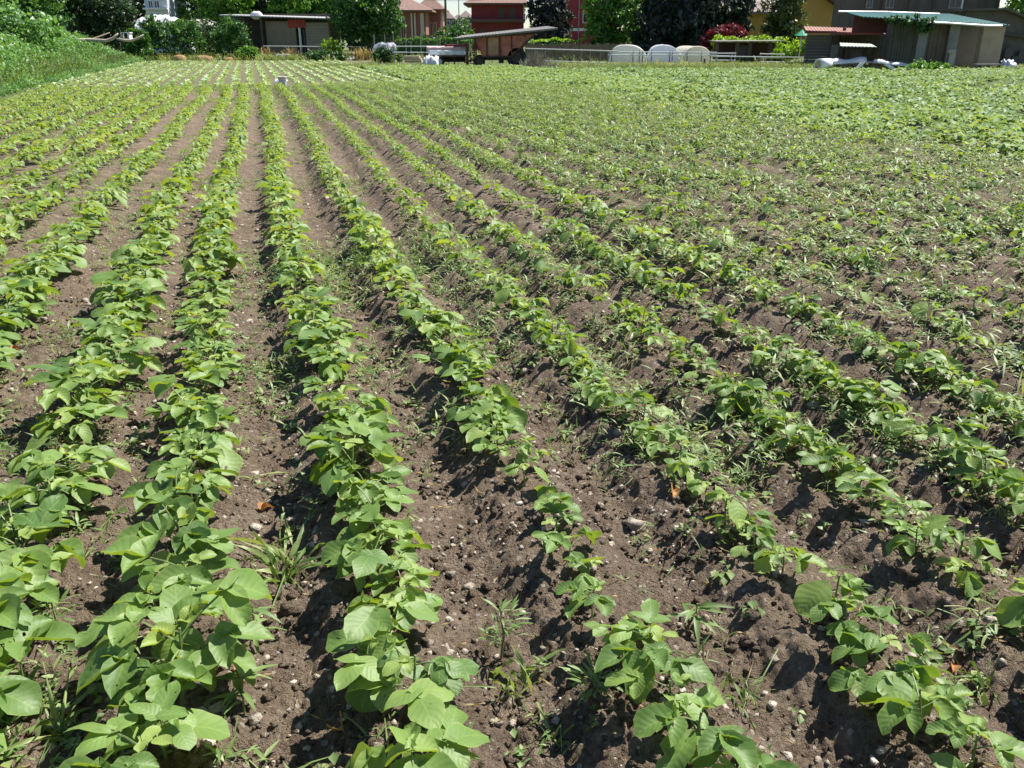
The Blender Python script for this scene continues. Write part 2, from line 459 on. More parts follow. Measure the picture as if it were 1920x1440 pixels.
def bean(g, h, size, nleaf, tpls, stems=True, spread=1.0):
    p = Plant()
    lean = g.uniform(-0.15, 0.15, 2) * h
    top = np.array([lean[0], lean[1], h])
    sr = 0.0035
    if stems: p.stem.path([(0, 0, -0.03), tuple(top * 0.5 + np.append(g.uniform(-.01, .01, 2), 0)), tuple(top)], [sr * 1.3, sr * 1.1, sr * 0.8], 5)
    az0 = g.uniform(0, 6.28)
    for k in range(nleaf):
        fr = 0.35 + 0.65 * (k + 0.5) / nleaf
        node = top * fr
        az = az0 + k * 2.4 + g.uniform(-.5, .5)
        young = k >= nleaf - 1
        s = size * (g.uniform(0.66, 1.18) if not young else g.uniform(0.35, 0.55)) * (1.0 if k else 1.15)
        pl = spread * (g.uniform(0.06, 0.12) if not young else 0.025)
        up = g.uniform(0.2, 0.75)
        end = node + np.array([math.sin(az) * math.cos(up), math.cos(az) * math.cos(up), math.sin(up)]) * pl
        if stems: p.stem.path([tuple(node), tuple((node + end) / 2 + np.array([0, 0, 0.006])), tuple(end)], [sr * .75, sr * .65, sr * .55], 4)
        tint = float(np.clip(g.normal(0.45, 0.17) + (0.38 if young else 0), 0.05, 1))
        pitch = g.normal(-0.25, 0.28) + (0.5 if young else 0)
        drp = g.uniform(0.1, 0.35); fld = g.uniform(0.0, 0.45)
        if k < 1 and g.random() < 0.7:       # broad heart-shaped first leaf
            p.leaf(g, tpls[-1] if len(tpls) > 2 else tpls[0], end, az, pitch - 0.1, g.normal(0, .25), s * 1.1, drp, fld * .6, tint, 0.07, g.random() < .4)
            continue
        for j, (da, ss) in enumerate(((0.0, 1.0), (1.25, 0.85), (-1.25, 0.85))):
            e2 = end + (np.array([math.sin(az), math.cos(az), 0]) * 0.022 * size / 0.1 if j == 0 else 0)
            p.leaf(g, tpls[int(g.integers(0, min(2, len(tpls))))], e2, az + da + g.normal(0, .12), pitch + g.normal(0, .14), g.normal(0, .22), s * ss, drp, fld, tint + g.normal(0, .04), 0.075, g.random() < .22)
    return p

def plant_meshes(name_leaf, p, leafm, stemm=None):
    V, F, T, UV = p.arrays()
    ml = mesh_np(name_leaf, V, [F], leafm, tint=T, uv=UV, smooth=True)
    ms = None
    if stemm is not None and p.stem.v:
        ms = bpy.data.meshes.new("stem"); ms.from_pydata(p.stem.v, [], p.stem.f); ms.materials.append(stemm); ms.update()
    return ml, ms

def scatter(name, variants, x, y, z, rot, sc, which, mat_, smooth=True, tintshift=None, kind="stuff", label=None, lean=None):
    """Many small plants merged into one mesh."""
    Vs = []; Fs = []; Ts = []; Us = []; n = 0
    for k, (V, F, T, *UVs) in enumerate(variants):
        idx = np.nonzero(which == k)[0]
        if not len(idx): continue
        c = np.cos(rot[idx])[:, None]; s = np.sin(rot[idx])[:, None]; q = sc[idx][:, None]
        vx = (V[:, 0] * c - V[:, 1] * s) * q + x[idx][:, None]
        vy = (V[:, 0] * s + V[:, 1] * c) * q + y[idx][:, None]
        vz = V[:, 2][None, :] * q + z[idx][:, None]
        m = len(idx); nv = len(V)
        Vs.append(np.stack([vx, vy, vz], 2).reshape(-1, 3))
        Fs.append((F[None] + (np.arange(m) * nv)[:, None, None] + n).reshape(-1, F.shape[1]))
        t = np.tile(T, m)
        if UVs: Us.append(np.tile(UVs[0], (m, 1)))
        if tintshift is not None: t = t + np.repeat(tintshift[idx], nv)
        Ts.append(t); n += m * nv
    me = mesh_np(name, np.concatenate(Vs), [np.concatenate(Fs)], mat_, tint=np.clip(np.concatenate(Ts), 0, 1), smooth=smooth, uv=np.concatenate(Us) if Us else None)
    o = link(name, me)
    return tag(o, label, None, None, kind)

# ------------------------------------------------------------------ bean rows
def bean_places():
    P = []
    for ri, v0 in enumerate(ROWS_V):
        lush = 1.0 - 0.26 * float(sstep(-0.2, 1.2, np.array(v0)))
        step = 0.132 if v0 < 0.5 else 0.115
        u = 0.55 + rng.uniform(0, .1)
        while u < 31.5 + rng.uniform(-.4, .4):
            vv = v0 + float(row_shift(np.array(u))) + rng.normal(0, 0.028 if u < 8 else 0.022)
            gap = rng.random() < (0.03 if v0 < 0.5 else 0.05)
            vig = 0.88 + 0.26 * float(vnoise(np.array(u * 1.4), np.array(ri * 7.7), 5))
            size = 1.04 - 0.08 * float(sstep(1.8, 4.0, np.array(u))) - 0.22 * float(sstep(5, 12, np.array(u)))
            if not gap: P.append((u, vv, lush * vig * size * rng.uniform(0.78, 1.16), ri, 0))
            u += step * rng.uniform(0.75, 1.3) * (1.0 if u < 9 else 1.05)
    for ri, v0 in enumerate(WEEDY_V):
        u = 2.0
        while u < 30.5:
            vv = v0 + float(row_shift(np.array(u))) + rng.normal(0, 0.05)
            if rng.random() < (0.72 if v0 < 3.6 else 0.6): P.append((u, vv, rng.uniform(0.45, 0.8), ri + len(ROWS_V), 1))
            u += 0.2 * rng.uniform(0.7, 1.5)
    return np.array(P)
BP = bean_places()
bx, by = xy_of(BP[:, 0], BP[:, 1])
bz = base_z(bx, by)
vis = in_view(bx, by, 0.35) 
BP, bx, by, bz = BP[vis], bx[vis], by[vis], bz[vis]
depth = by * CT + (CAM_H - bz) * ST
clear = in_view(bx, by, -0.12)
show = np.where(clear, BP[:, 2] / depth, 0.3 * BP[:, 2] / depth)
order = np.argsort(-show)
N_IND = 300
near_ids = order[:N_IND]; far_ids = order[N_IND:]

g = np.random.default_rng(21)
LUSH = []; LEAN = []
for k in range(18):
    LUSH.append(plant_meshes("foliage", bean(g, g.uniform(0.17, 0.24), g.uniform(0.080, 0.106), int(g.integers(6, 10)), TPL_HI), BEAN, STEM))
for k in range(12):
    LEAN.append(plant_meshes("foliage", bean(g, g.uniform(0.14, 0.20), g.uniform(0.078, 0.102), int(g.integers(4, 7)), TPL_HI, spread=.9), BEAN, STEM))

ROW_E = ROWS_V.index(0.19)
ORD = ["", "first", "second", "third", "fourth", "fifth", "sixth", "seventh", "eighth", "ninth", "tenth", "eleventh", "twelfth", "thirteenth", "fourteenth", "fifteenth", "sixteenth", "seventeenth"]
def row_words(ri):
    d = int(ri) - ROW_E
    if d == 0: return "row leading straight to the white bucket"
    return "%s row %s of the bucket row" % (ORD[abs(d)], "right" if d > 0 else "left")
def zone_words(u):
    return "at the near end of" if u < 2.3 else "a little way up" if u < 3.6 else "further up"
for i in near_ids:
    u, vv, s, ri, weedy = BP[i]
    root = thing("bean_plant", "%sbean plant %s the %s" % ("small " if weedy else "", zone_words(u), row_words(ri)), "plant", (bx[i], by[i], bz[i] + 0.004), "young bean plants in crop rows")
    kit = LUSH if (ri <= ROW_E or (ri == ROW_E + 1 and g.random() < .5)) else LEAN
    ml, ms = kit[int(g.integers(0, len(kit)))]
    root.rotation_euler = (0, 0, g.uniform(0, 6.28)); root.scale = (s, s, s * g.uniform(.72, .98))
    link("foliage", ml, root); link("stem", ms, root)

def variants_of(n, f, seed):
    gg = np.random.default_rng(seed); out = []
    for k in range(n):
        V, F, T, UV = f(gg).arrays(); out.append((V, F, T))
    return out
def bean_uv_scatter(ids):
    # further bean plants: same habit, coarser leaves
    gg = np.random.default_rng(5)
    va = []
    for k in range(14):
        p = bean(gg, gg.uniform(0.17, 0.24), gg.uniform(0.10, 0.125), int(gg.integers(5, 7)), TPL_MID, stems=False)
        V, F, T, UV = p.arrays(); va.append((V, F, T, UV))
    for k in range(8):
        p = bean(gg, gg.uniform(0.16, 0.22), gg.uniform(0.095, 0.12), int(gg.integers(3, 5)), TPL_MID, stems=False)
        V, F, T, UV = p.arrays()
        sv = MB(); sv.tube((0, 0, -.02), (0, 0, .15), .005, .004, 4)
        va.append((V, F, T, UV))
    ri = BP[ids, 3]
    w = np.where(ri <= ROW_E + 1, gg.integers(0, 14, len(ids)), gg.integers(14, 22, len(ids)))
    scatter("bean_crop", va, bx[ids], by[ids], bz[ids], gg.uniform(0, 6.28, len(ids)), BP[ids, 2] * 1.04, w, BEAN, tintshift=gg.normal(0.04, .12, len(ids)),
            label="farther young bean plants running along the crop rows")
bean_uv_scatter(far_ids)

# ------------------------------------------------------------------ weeds on the soil
def tuft(gg, n=8, kind=0):
    p = Plant()
    for k in range(n):
        az = gg.uniform(0, 6.28)
        if kind == 0:      # grass seedling
            p.leaf(gg, TPL_BLADE[0], (gg.normal(0, .022), gg.normal(0, .022), 0), az, gg.uniform(.3, 1.4), gg.normal(0, .3), gg.uniform(.05, .14), gg.uniform(.1, 1.3), 0, np.clip(gg.normal(.5, .28), 0, 1), .05)
        elif kind == 1:    # small broad leaves
            h = gg.uniform(.005, .05)
            p.leaf(gg, TPL_LO[0], (gg.normal(0, .02), gg.normal(0, .02), h), az, gg.normal(-.05, .35), gg.normal(0, .3), gg.uniform(.02, .045), .2, .2, np.clip(gg.normal(.45, .2), 0, 1), .03)
        else:              # narrow-leaved sprout
            h = gg.uniform(.0, .09)
            p.leaf(gg, TPL_NARROW[0], (gg.normal(0, .008), gg.normal(0, .008), h), az, gg.uniform(-.1, .8), gg.normal(0, .3), gg.uniform(.04, .085), gg.uniform(.1, .5), .1, np.clip(gg.normal(.5, .2), 0, 1), .03)
    return p
gg = np.random.default_rng(77)
WV = []
for k in range(18):
    V, F, T, UV = tuft(gg, int(gg.integers(5, 11)), k % 3).arrays()
    WV.append((V, F, T))
WV_G = [i for i in range(18) if i % 3 == 0]; WV_B = [i for i in range(18) if i % 3 == 1]; WV_N = [i for i in range(18) if i % 3 == 2]
# blades have 3 faces of 4 corners in every template, so the variants mix freely
def sample_uv(n, u0, u1, v0, v1, gg):
    u = gg.uniform(u0, u1, n); v = gg.uniform(v0, v1, n)
    x, y = xy_of(u, v)
    k = in_view(x, y, 0.5)
    return u[k], v[k], x[k], y[k]
def weeds():
    gg = np.random.default_rng(3)
    us, vs, xs, ys = [], [], [], []
    for (n, u0, u1, v0, v1, thr) in ((9000, .6, 7, -3.4, 2.7, .49), (26000, 7, 32, -6.3, 2.7, .44), (13000, 1.5, 8, 2.3, 9.9, .32), (4000, 2.5, 7, .3, 2.5, .42), (56000, 8, 33, 2.5, 10.6, .30), (620, .7, 4.5, -.24, .08, .40), (700, .7, 3, -.95, -.42, .38), (600, .7, 2.5, -1.6, -.95, .3), (5000, 30.5, 34, -6.5, 9, .25)):
        u, v, x, y = sample_uv(n, u0, u1, v0, v1, gg)
        m = fbm(x * .9, y * .9, 51, 3) + gg.normal(0, .09, len(x)) > thr
        if v0 > 2:
            dr = np.min(np.abs((v - row_shift(u))[:, None] - ALL_V), axis=1)
            m &= gg.random(len(x)) < 1.0 - (.93 - .35 * sstep(14, 26, u)) * sstep(.11, .20, dr) * (.80 + .6 * fbm(x * .5, y * .5, 57, 2))
        us.append(u[m]); vs.append(v[m]); xs.append(x[m]); ys.append(y[m])
    u = np.concatenate(us); v = np.concatenate(vs); x = np.concatenate(xs); y = np.concatenate(ys)
    sc = gg.uniform(.4, 1.1, len(x)) * np.where(v > 2.6, 1.15, .8) * (1 + .015 * u)
    scatter("weeds", WV, x, y, base_z(x, y), gg.uniform(0, 6.28, len(x)), sc, gg.integers(0, 18, len(x)), WEED, tintshift=gg.normal(0.05, .15, len(x)),
            label="thin grass and weed seedlings sprouting between crop rows")
weeds()

# ------------------------------------------------------------------ pale seedlings, leafy crops, cabbages, meadow grass (uncountable cover)
def rosette(gg, n, size, tpl, pitch, h=0.0, hs=0.0):
    p = Plant()
    for k in range(n):
        az = gg.uniform(0, 6.28); e = np.array([math.sin(az), math.cos(az), 0]) * size * gg.uniform(0, .5)
        e[2] = h + gg.uniform(0, hs)
        p.leaf(gg, tpl, e, az, gg.normal(pitch, .25), gg.normal(0, .3), size * gg.uniform(.7, 1.2), gg.uniform(.1, .4), .25, np.clip(gg.normal(.5, .18), 0, 1), .06)
    return p
def cover():
    gg = np.random.default_rng(9)
    # small pale seedlings in straight rows
    va = variants_of(8, lambda q: rosette(q, 6, .12, TPL_LO[0], .45, .02, .05), 31)
    us = []; vs = []
    for k in range(24):
        v0 = -7.0 + k * 0.575
        u = np.arange(33.6 + gg.uniform(0, .3), 70 + gg.uniform(-.6, .6), .27)
        u = u + gg.normal(0, .03, len(u)); keep = gg.random(len(u)) < .9
        us.append(u[keep]); vs.append((v0 + .2 + gg.normal(0, .03, len(u)))[keep])
    u = np.concatenate(us); v = np.concatenate(vs); x, y = xy_of(u, v)
    scatter("seedling_rows", va, x, y, base_z(x, y), gg.uniform(0, 6.28, len(x)), gg.uniform(.8, 1.25, len(x)), gg.integers(0, 8, len(x)), FARCROP, tintshift=gg.normal(.12, .12, len(x)),
            label="pale seedlings planted in narrow rows beyond the beans")
    # broad leafy crop
    vb = variants_of(10, lambda q: rosette(q, 9, .10, TPL_LO[0], .0, .03, .12), 32)
    us = []; vs = []
    for (n, u0, u1, v0, v1) in ((7500, 4, 33, 9.9, 14.4), (12000, 31.0, 56, 6.3, 15)):
        u, v, x, y = sample_uv(n, u0, u1, v0, v1, gg)
        k = (fbm(x * .8, y * .8, 61, 3) + gg.normal(0, .10, len(x)) > .38 + .22 * (1 - sstep(9.9, 11.2, v)) * (u < 31)) & (y < 53)
        us.append(u[k]); vs.append(v[k])
    u = np.concatenate(us); v = np.concatenate(vs); x, y = xy_of(u, v)
    scatter("leafy_crop", vb, x, y, base_z(x, y), gg.uniform(0, 6.28, len(x)), gg.uniform(.6, 1.35, len(x)), gg.integers(0, 10, len(x)), LEAFY, tintshift=gg.normal(.08, .14, len(x)),
            label="dense light green leafy crop on the right of field")
    vc = variants_of(8, lambda q: rosette(q, 8, .11, TPL_LO[0], .35, .02, .08), 33)
    u, v, x, y = sample_uv(20000, 4, 52, 13.6, 42, gg)
    k = (y < 50 - .02 * x + gg.normal(0, .6, len(x))) & (fbm(x * .5, y * .5, 71, 3) + gg.normal(0, .08, len(x)) > .3)
    x, y = x[k], y[k]
    scatter("vegetable_patch", vc, x, y, base_z(x, y), gg.uniform(0, 6.28, len(x)), gg.uniform(.8, 1.3, len(x)), gg.integers(0, 8, len(x)), BLUISH, tintshift=gg.normal(.05, .15, len(x)),
            label="bluish green vegetable patch in front of the sheds")
    # rough grass on the headlands
    def gt(q):
        p = Plant()
        for k in range(9):
            p.leaf(q, TPL_BLADE[0], (q.normal(0, .06), q.normal(0, .06), 0), q.uniform(0, 6.28), q.uniform(.8, 1.45), 0, q.uniform(.3, .65), q.uniform(0, .5), 0, np.clip(q.normal(.5, .25), 0, 1), .02)
        return p
    vg = variants_of(8, gt, 34)
    xs = []; ys = []; ss = []
    def addbox(n, x0, x1, y0, y1, s):
        xs.append(gg.uniform(x0, x1, n)); ys.append(gg.uniform(y0, y1, n)); ss.append(np.full(n, s))
    addbox(9000, 1, 34, 49.5, 60, .42); addbox(1800, -12, 3, 52.5, 58, .36); addbox(5000, -34, -9, 72, 84, .8); addbox(2500, -60, 60, 60, 100, .9)
    ub = gg.uniform(24, 72, 4200); vb = -7.0 - .013 * ub - gg.uniform(0, 6.5, 4200); q, w = xy_of(ub, vb)
    xs.append(q); ys.append(w); ss.append(np.full(4200, .9))
    x = np.concatenate(xs); y = np.concatenate(ys); s = np.concatenate(ss) * gg.uniform(.6, 1.25, len(x))
    k = (fbm(x * .25, y * .25, 81, 3) > .34); x, y, s = x[k], y[k], s[k]
    dry = np.where(uv_of(x, y)[1] < -6.5, -.22, (fbm(x * .18, y * .18, 91, 2) - .3) * .9)
    scatter("meadow_grass", vg, x, y, base_z(x, y), gg.uniform(0, 6.28, len(x)), s * 1.05, gg.integers(0, 8, len(x)), GRASSM, tintshift=dry + gg.normal(0, .12, len(x)),
            label="rough grass strip along the far edge of field")
    # tall weeds on the left bank
    def tw(q):
        p = Plant(); h = q.uniform(.5, 1.0)
        for k in range(14):
            z = h * q.uniform(.25, 1); az = q.uniform(0, 6.28)
            p.leaf(q, TPL_LO[0] if q.random() < .6 else TPL_NARROW[0], (q.normal(0, .07), q.normal(0, .07), z), az, q.normal(-.1, .45), q.normal(0, .3), q.uniform(.10, .2), q.uniform(.1, .6), .2, np.clip(q.normal(.45, .2), 0, 1), .06)
        return p
    gw = np.random.default_rng(35); vw = []
    for k in range(10):
        p = Plant(); h = gw.uniform(.5, 1.0)
        for j in range(15):
            z = h * gw.uniform(.2, 1); az = gw.uniform(0, 6.28)
            p.leaf(gw, TPL_LO[0], (gw.normal(0, .09), gw.normal(0, .09), z), az, gw.normal(-.1, .45), gw.normal(0, .3), gw.uniform(.09, .19), gw.uniform(.1, .6), .2, np.clip(gw.normal(.45, .2), 0, 1), .06)
        V, F, T, UV = p.arrays(); vw.append((V, F, T))
    u = gg.uniform(15, 78, 13000); v = -6.6 - .013 * u - np.abs(gg.uniform(0, 1, 13000)) ** 1.2 * 10
    x, y = xy_of(u, v); k = in_view(x, y, 1.5); x, y, u, v = x[k], y[k], u[k], v[k]
    edge = -(v + 6.6 + .013 * u)
    s = (.40 + .90 * sstep(0, 3.5, edge)) * (0.6 + .9 * fbm(x * .35, y * .35, 95, 3))
    scatter("bank_weeds", vw, x, y, base_z(x, y) - .05, gg.uniform(0, 6.28, len(x)), s, gg.integers(0, 10, len(x)), BANKM, tintshift=(fbm(x * .5, y * .5, 96, 3) - .45) * 1.0 + gg.normal(0, .08, len(x)),
            label="tall green weeds covering the bank left of field")
cover()

# ------------------------------------------------------------------ stones, clods, straw, dead leaves
def stone_shape(gg, seg=6, ring=4, flat=.6, rough=.26):
    vs = [(0, 0, flat)]
    for r in range(1, ring):
        a = math.pi * r / ring
        for k in range(seg):
            t = 2 * math.pi * (k + .5 * (r % 2)) / seg; q = 1 + gg.normal(0, rough)
            vs.append((math.sin(a) * math.cos(t) * q, math.sin(a) * math.sin(t) * q * .8, math.cos(a) * flat * q))
    vs.append((0, 0, -flat)); f = []
    for k in range(seg): f.append((0, 1 + k, 1 + (k + 1) % seg))
    for r in range(ring - 2):
        for k in range(seg):
            a = 1 + r * seg + k; b = 1 + r * seg + (k + 1) % seg
            f += [(a, a + seg, b), (b, a + seg, b + seg)]
    l = len(vs) - 1; o = 1 + (ring - 2) * seg
    for k in range(seg): f.append((o + k, l, o + (k + 1) % seg))
    return np.array(vs), np.array(f)
def litter():
    gg = np.random.default_rng(13)
    sv = [stone_shape(gg) for k in range(8)]; sv = [(V, F, np.full(len(V), .5)) for V, F in sv]
    u, v, x, y = sample_uv(34000, .6, 10, -3.9, 7, gg)
    d = np.hypot(x, y); k = gg.random(len(x)) < np.clip(3.2 / d, 0, 1) ** 1.0 * (.35 + .65 * (fbm(x * 1.2, y * 1.2, 15, 2) > .36)); x, y, d = x[k], y[k], d[k]
    s = np.exp(gg.normal(math.log(.0052), .5, len(x))) * (1 + .08 * d)
    scatter("gravel", sv, x, y, base_z(x, y) + .003 + s * .1, gg.uniform(0, 6.28, len(x)), s, gg.integers(0, 8, len(x)), PEBBLE, smooth=True, label="small pale gravel strewn over the brown soil")
    cv = [stone_shape(gg, 7, 5, .75, .32) for k in range(8)]; cv = [(V, F, np.zeros(len(V))) for V, F in cv]
    u, v, x, y = sample_uv(42000, .6, 6.5, -2.8, 5, gg)
    d = np.hypot(x, y); k = gg.random(len(x)) < np.clip(2.6 / d, 0, 1); x, y, d = x[k], y[k], d[k]
    s = np.exp(gg.normal(math.log(.0058), .5, len(x)))
    scatter("soil_clods", cv, x, y, base_z(x, y) + .004 + s * .2, gg.uniform(0, 6.28, len(x)), s, gg.integers(0, 8, len(x)), SOIL, smooth=False, label="crumbly brown clods lying on the tilled soil")
    # larger stones, each its own
    big = []
    for k in range(8):
        V, F = stone_shape(gg, 9, 6, .6, .17); big.append(mesh_np("stone", V, [F], PEBBLE, smooth=True))
    n = 0
    while n < 48:
        px, py = gg.uniform(20, 1900), gg.uniform(520, 1430)
        x, y = G(px, py); u, v = uv_of(x, y)
        dmin = float(np.min(np.abs(v - float(row_shift(np.array(u))) - ALL_V)))
        if dmin < .17: continue
        s = gg.uniform(.011, .019) * (1.0 if n < 40 else 1.3)
        o = link("stone", big[int(gg.integers(0, 8))], None, (x, y, float(base_z(x, y)) + s * .12))
        o.rotation_euler = (0, 0, gg.uniform(0, 6.28)); o.scale = (s, s, s)
        tag(o, "smooth pale stone lying on the bare soil between two rows", "stone", "pale stones on the soil"); n += 1
    # straw and twig bits
    sv = []
    for k in range(6):
        p = Plant(); p.leaf(gg, leaf_template(3, 1, 0, .02, .2), (0, -.5, 0), 0, 0, 0, 1, gg.uniform(-.3, .3), 0, .5, .1); V, F, T, UV = p.arrays(); sv.append((V, F, T))
    u, v, x, y = sample_uv(7000, .6, 9, -3.6, 6, gg)
    scatter("straw_litter", sv, x, y, base_z(x, y) + .018, gg.uniform(0, 6.28, len(x)), gg.uniform(.012, .06, len(x)), gg.integers(0, 6, len(x)), DRYGRASS, label="bits of dry straw scattered on the soil")
    for px, py, s, lab in ((1262, 975, .05, "curled orange dead leaf in the shaded furrow right of centre"), (1785, 1262, .035, "bright orange leaf scrap beside the lower right bean row"), (503, 962, .045, "tan dead leaf on soil beside a grassy weed"),
                           (248, 1075, .055, "brown dead leaf in shade between the two lower left rows"), (195, 920, .05, "crinkled tan dead leaf beside the left bean row"), (32, 672, .06, "reddish brown dead leaf by the left photo edge"),
                           (640, 1400, .06, "pale dry leaf on soil at the bottom of the photo"), (455, 1285, .05, "pinkish dry leaf under broad bean leaves at lower left")):
        x, y = G(px, py); p = Plant(); p.leaf(gg, TPL_HI[1], (0, -.5, .1), 0, .1, gg.normal(0, .4), 1, gg.uniform(.3, .8), .8, gg.uniform(.3, .8), .15)
        V, F, T, UV = p.arrays(); o = link("dead_leaf", mesh_np("dead_leaf", V, [F], DEADLEAF, tint=T, uv=UV, smooth=True), None, (x, y, float(base_z(x, y)) + .02))
        o.scale = (s, s, s); o.rotation_euler = (gg.normal(0, .2), gg.normal(0, .2), gg.uniform(0, 6.28)); tag(o, lab, "leaf", "dead leaves on the soil")
litter()

def weed_thing(px, py, label, style, h, gg):
    x, y = G(px, py); root = thing("weed", label, "weed", (x, y, float(base_z(x, y))), "larger weeds between the rows")
    p = Plant()
    if style == "feather":
        p.stem.path([(0, 0, -.02), (.01, 0, h * .5), (.0, .01, h)], [.004, .0035, .002], 5)
        for k in range(46):
            z = h * gg.uniform(.35, 1.0); az = gg.uniform(0, 6.28); r = gg.uniform(.0, .045)
            p.leaf(gg, TPL_NARROW[0], (math.sin(az) * r, math.cos(az) * r, z), az, gg.uniform(-.2, .9), gg.normal(0, .3), gg.uniform(.03, .06), .2, .1, gg.uniform(.2, .7), .03)
    elif style == "grass":
        for k in range(22):
            az = gg.uniform(0, 6.28)
            p.leaf(gg, leaf_template(7, 2, 0, .034, .8), (gg.normal(0, .03), gg.normal(0, .03), 0), az, gg.uniform(.3, 1.45), gg.normal(0, .6), h * gg.uniform(.45, 1.25), gg.uniform(.1, 1.5), .1, gg.uniform(.1, 1.0), .08)
    else:
        p.stem.path([(0, 0, -.02), (.005, 0, h)], [.003, .002], 5)
        for k in range(12):
            az = gg.uniform(0, 6.28); z = h * gg.uniform(.2, 1)
            p.leaf(gg, TPL_NARROW[0], (0, 0, z), az, gg.uniform(-.1, .7), gg.normal(0, .3), gg.uniform(.06, .11), .4, .2, gg.uniform(.3, .7), .03)
    ml, ms = plant_meshes("foliage", p, WEED, STEM); link("foliage", ml, root)
    if ms: link("stem", ms, root)
gg = np.random.default_rng(99)
weed_thing(938, 1240, "feathery green weed on a bare reddish stem near bottom centre", "feather", .17, gg)
weed_thing(1112, 1350, "low feathery weed in deep shade beside a bean row", "feather", .08, gg)
weed_thing(112, 1215, "feathery bluish weed under the broad leaves at lower left", "feather", .12, gg)
weed_thing(525, 1090, "bushy grass clump between two rows at lower left centre", "grass", .17, gg)
weed_thing(545, 1060, "tall bent grass shoot behind the bushy grass clump", "grass", .2, gg)
weed_thing(970, 1290, "grass blades standing just below the feathery weed", "grass", .13, gg)
weed_thing(1300, 1180, "small narrow-leaved weed on sunny soil right of bottom centre", "sprout", .09, gg)
weed_thing(1385, 1310, "single upright grass shoot beside white stones", "grass", .09, gg)
weed_thing(460, 1350, "leafy weed clump right of the lower left bean row", "sprout", .12, gg)
weed_thing(60, 1340, "weed patch sprout at the lower left corner", "sprout", .14, gg)
weed_thing(110, 1390, "broad grass weed at the lower left corner", "grass", .15, gg)
weed_thing(480, 1210, "spindly weed beside the second bean row from lower left", "sprout", .12, gg)
weed_thing(1830, 1290, "spindly grass weed near the lower right edge", "grass", .1, gg)
weed_thing(1050, 1400, "slender grass shoot at bottom centre", "grass", .11, gg)

#BACKGROUND
# ------------------------------------------------------------------ trees, shrubs and hedges
def leaf_cards(gg, centres, normals, size, elong=1.6, droop=0.0, outw=0.55):
    """One bent leaf spray (2 quads folded on the midrib) per centre."""
    n = len(centres)
    d = gg.normal(0, 1, (n, 3)); d[:, 2] -= droop * 2.0
    d /= np.linalg.norm(d, axis=1)[:, None]
    nn = normals * outw + gg.normal(0, .55, (n, 3)); nn[:, 2] += .25
    r = np.cross(d, nn); r /= np.maximum(np.linalg.norm(r, axis=1), 1e-6)[:, None]
    up = np.cross(r, d)
    s = (size * gg.uniform(.6, 1.3, n))[:, None]
    c = centres
    a = c - d * s * elong * .5; b = c + d * s * elong * .5
    m1 = c + r * s * .5 + up * s * .12; m2 = c - r * s * .5 + up * s * .12
    V = np.stack([a, m1, b, m2], 1).reshape(-1, 3)
    i = np.arange(n) * 4
    F = np.concatenate([np.stack([i, i + 1, i + 2], 1), np.stack([i, i + 2, i + 3], 1)])
    return V, F
def blob_points(gg, blobs, n, clump=.34, per=22, fill=.25, squash=1.0):
    """Leaf positions gathered in clumps over uneven ellipsoids, with gaps."""
    vol = np.array([b[3] * b[4] + b[4] * b[5] + b[3] * b[5] for b in blobs]); vol = vol / vol.sum()
    C = []; Nn = []; Tt = []
    for b, q in zip(blobs, vol):
        k = max(4, int(n * q / per))
        d = gg.normal(0, 1, (k, 3)); d /= np.linalg.norm(d, axis=1)[:, None]
        rad = np.where(gg.random(k) < fill, gg.uniform(.25, .8, k), gg.uniform(.82, 1.08, k))[:, None]
        cc = np.array(b[:3]) + d * rad * np.array(b[3:6])
        ct = gg.normal(0, .16, k)
        cl = clump * (np.mean(b[3:6]) / 1.6) ** .5
        off = gg.normal(0, .55 * cl, (k, per, 3)); off[..., 2] *= squash * .7
        C.append((cc[:, None] + off).reshape(-1, 3)); Nn.append(np.repeat(d, per, 0)); Tt.append(np.repeat(ct, per))
    return np.concatenate(C), np.concatenate(Nn), np.concatenate(Tt)
def crown_mesh(name, gg, blobs, n, size, mat_, loc, tint=.45, **kw):
    lk = {k: kw.pop(k) for k in ('elong', 'droop', 'outw') if k in kw}
    C, Nn, Tt = blob_points(gg, blobs, n, **kw)
    C = C - np.array(loc)
    if loc is not None:
        keep = C[:, 2] > .02
        C, Nn, Tt = C[keep], Nn[keep], Tt[keep]
    V, F = leaf_cards(gg, C, Nn, size, **lk)
    T = np.repeat(np.clip(tint + Tt + gg.normal(0, .1, len(C)), 0, 1), 4)
    return mesh_np(name, V, [F], mat_, tint=T)
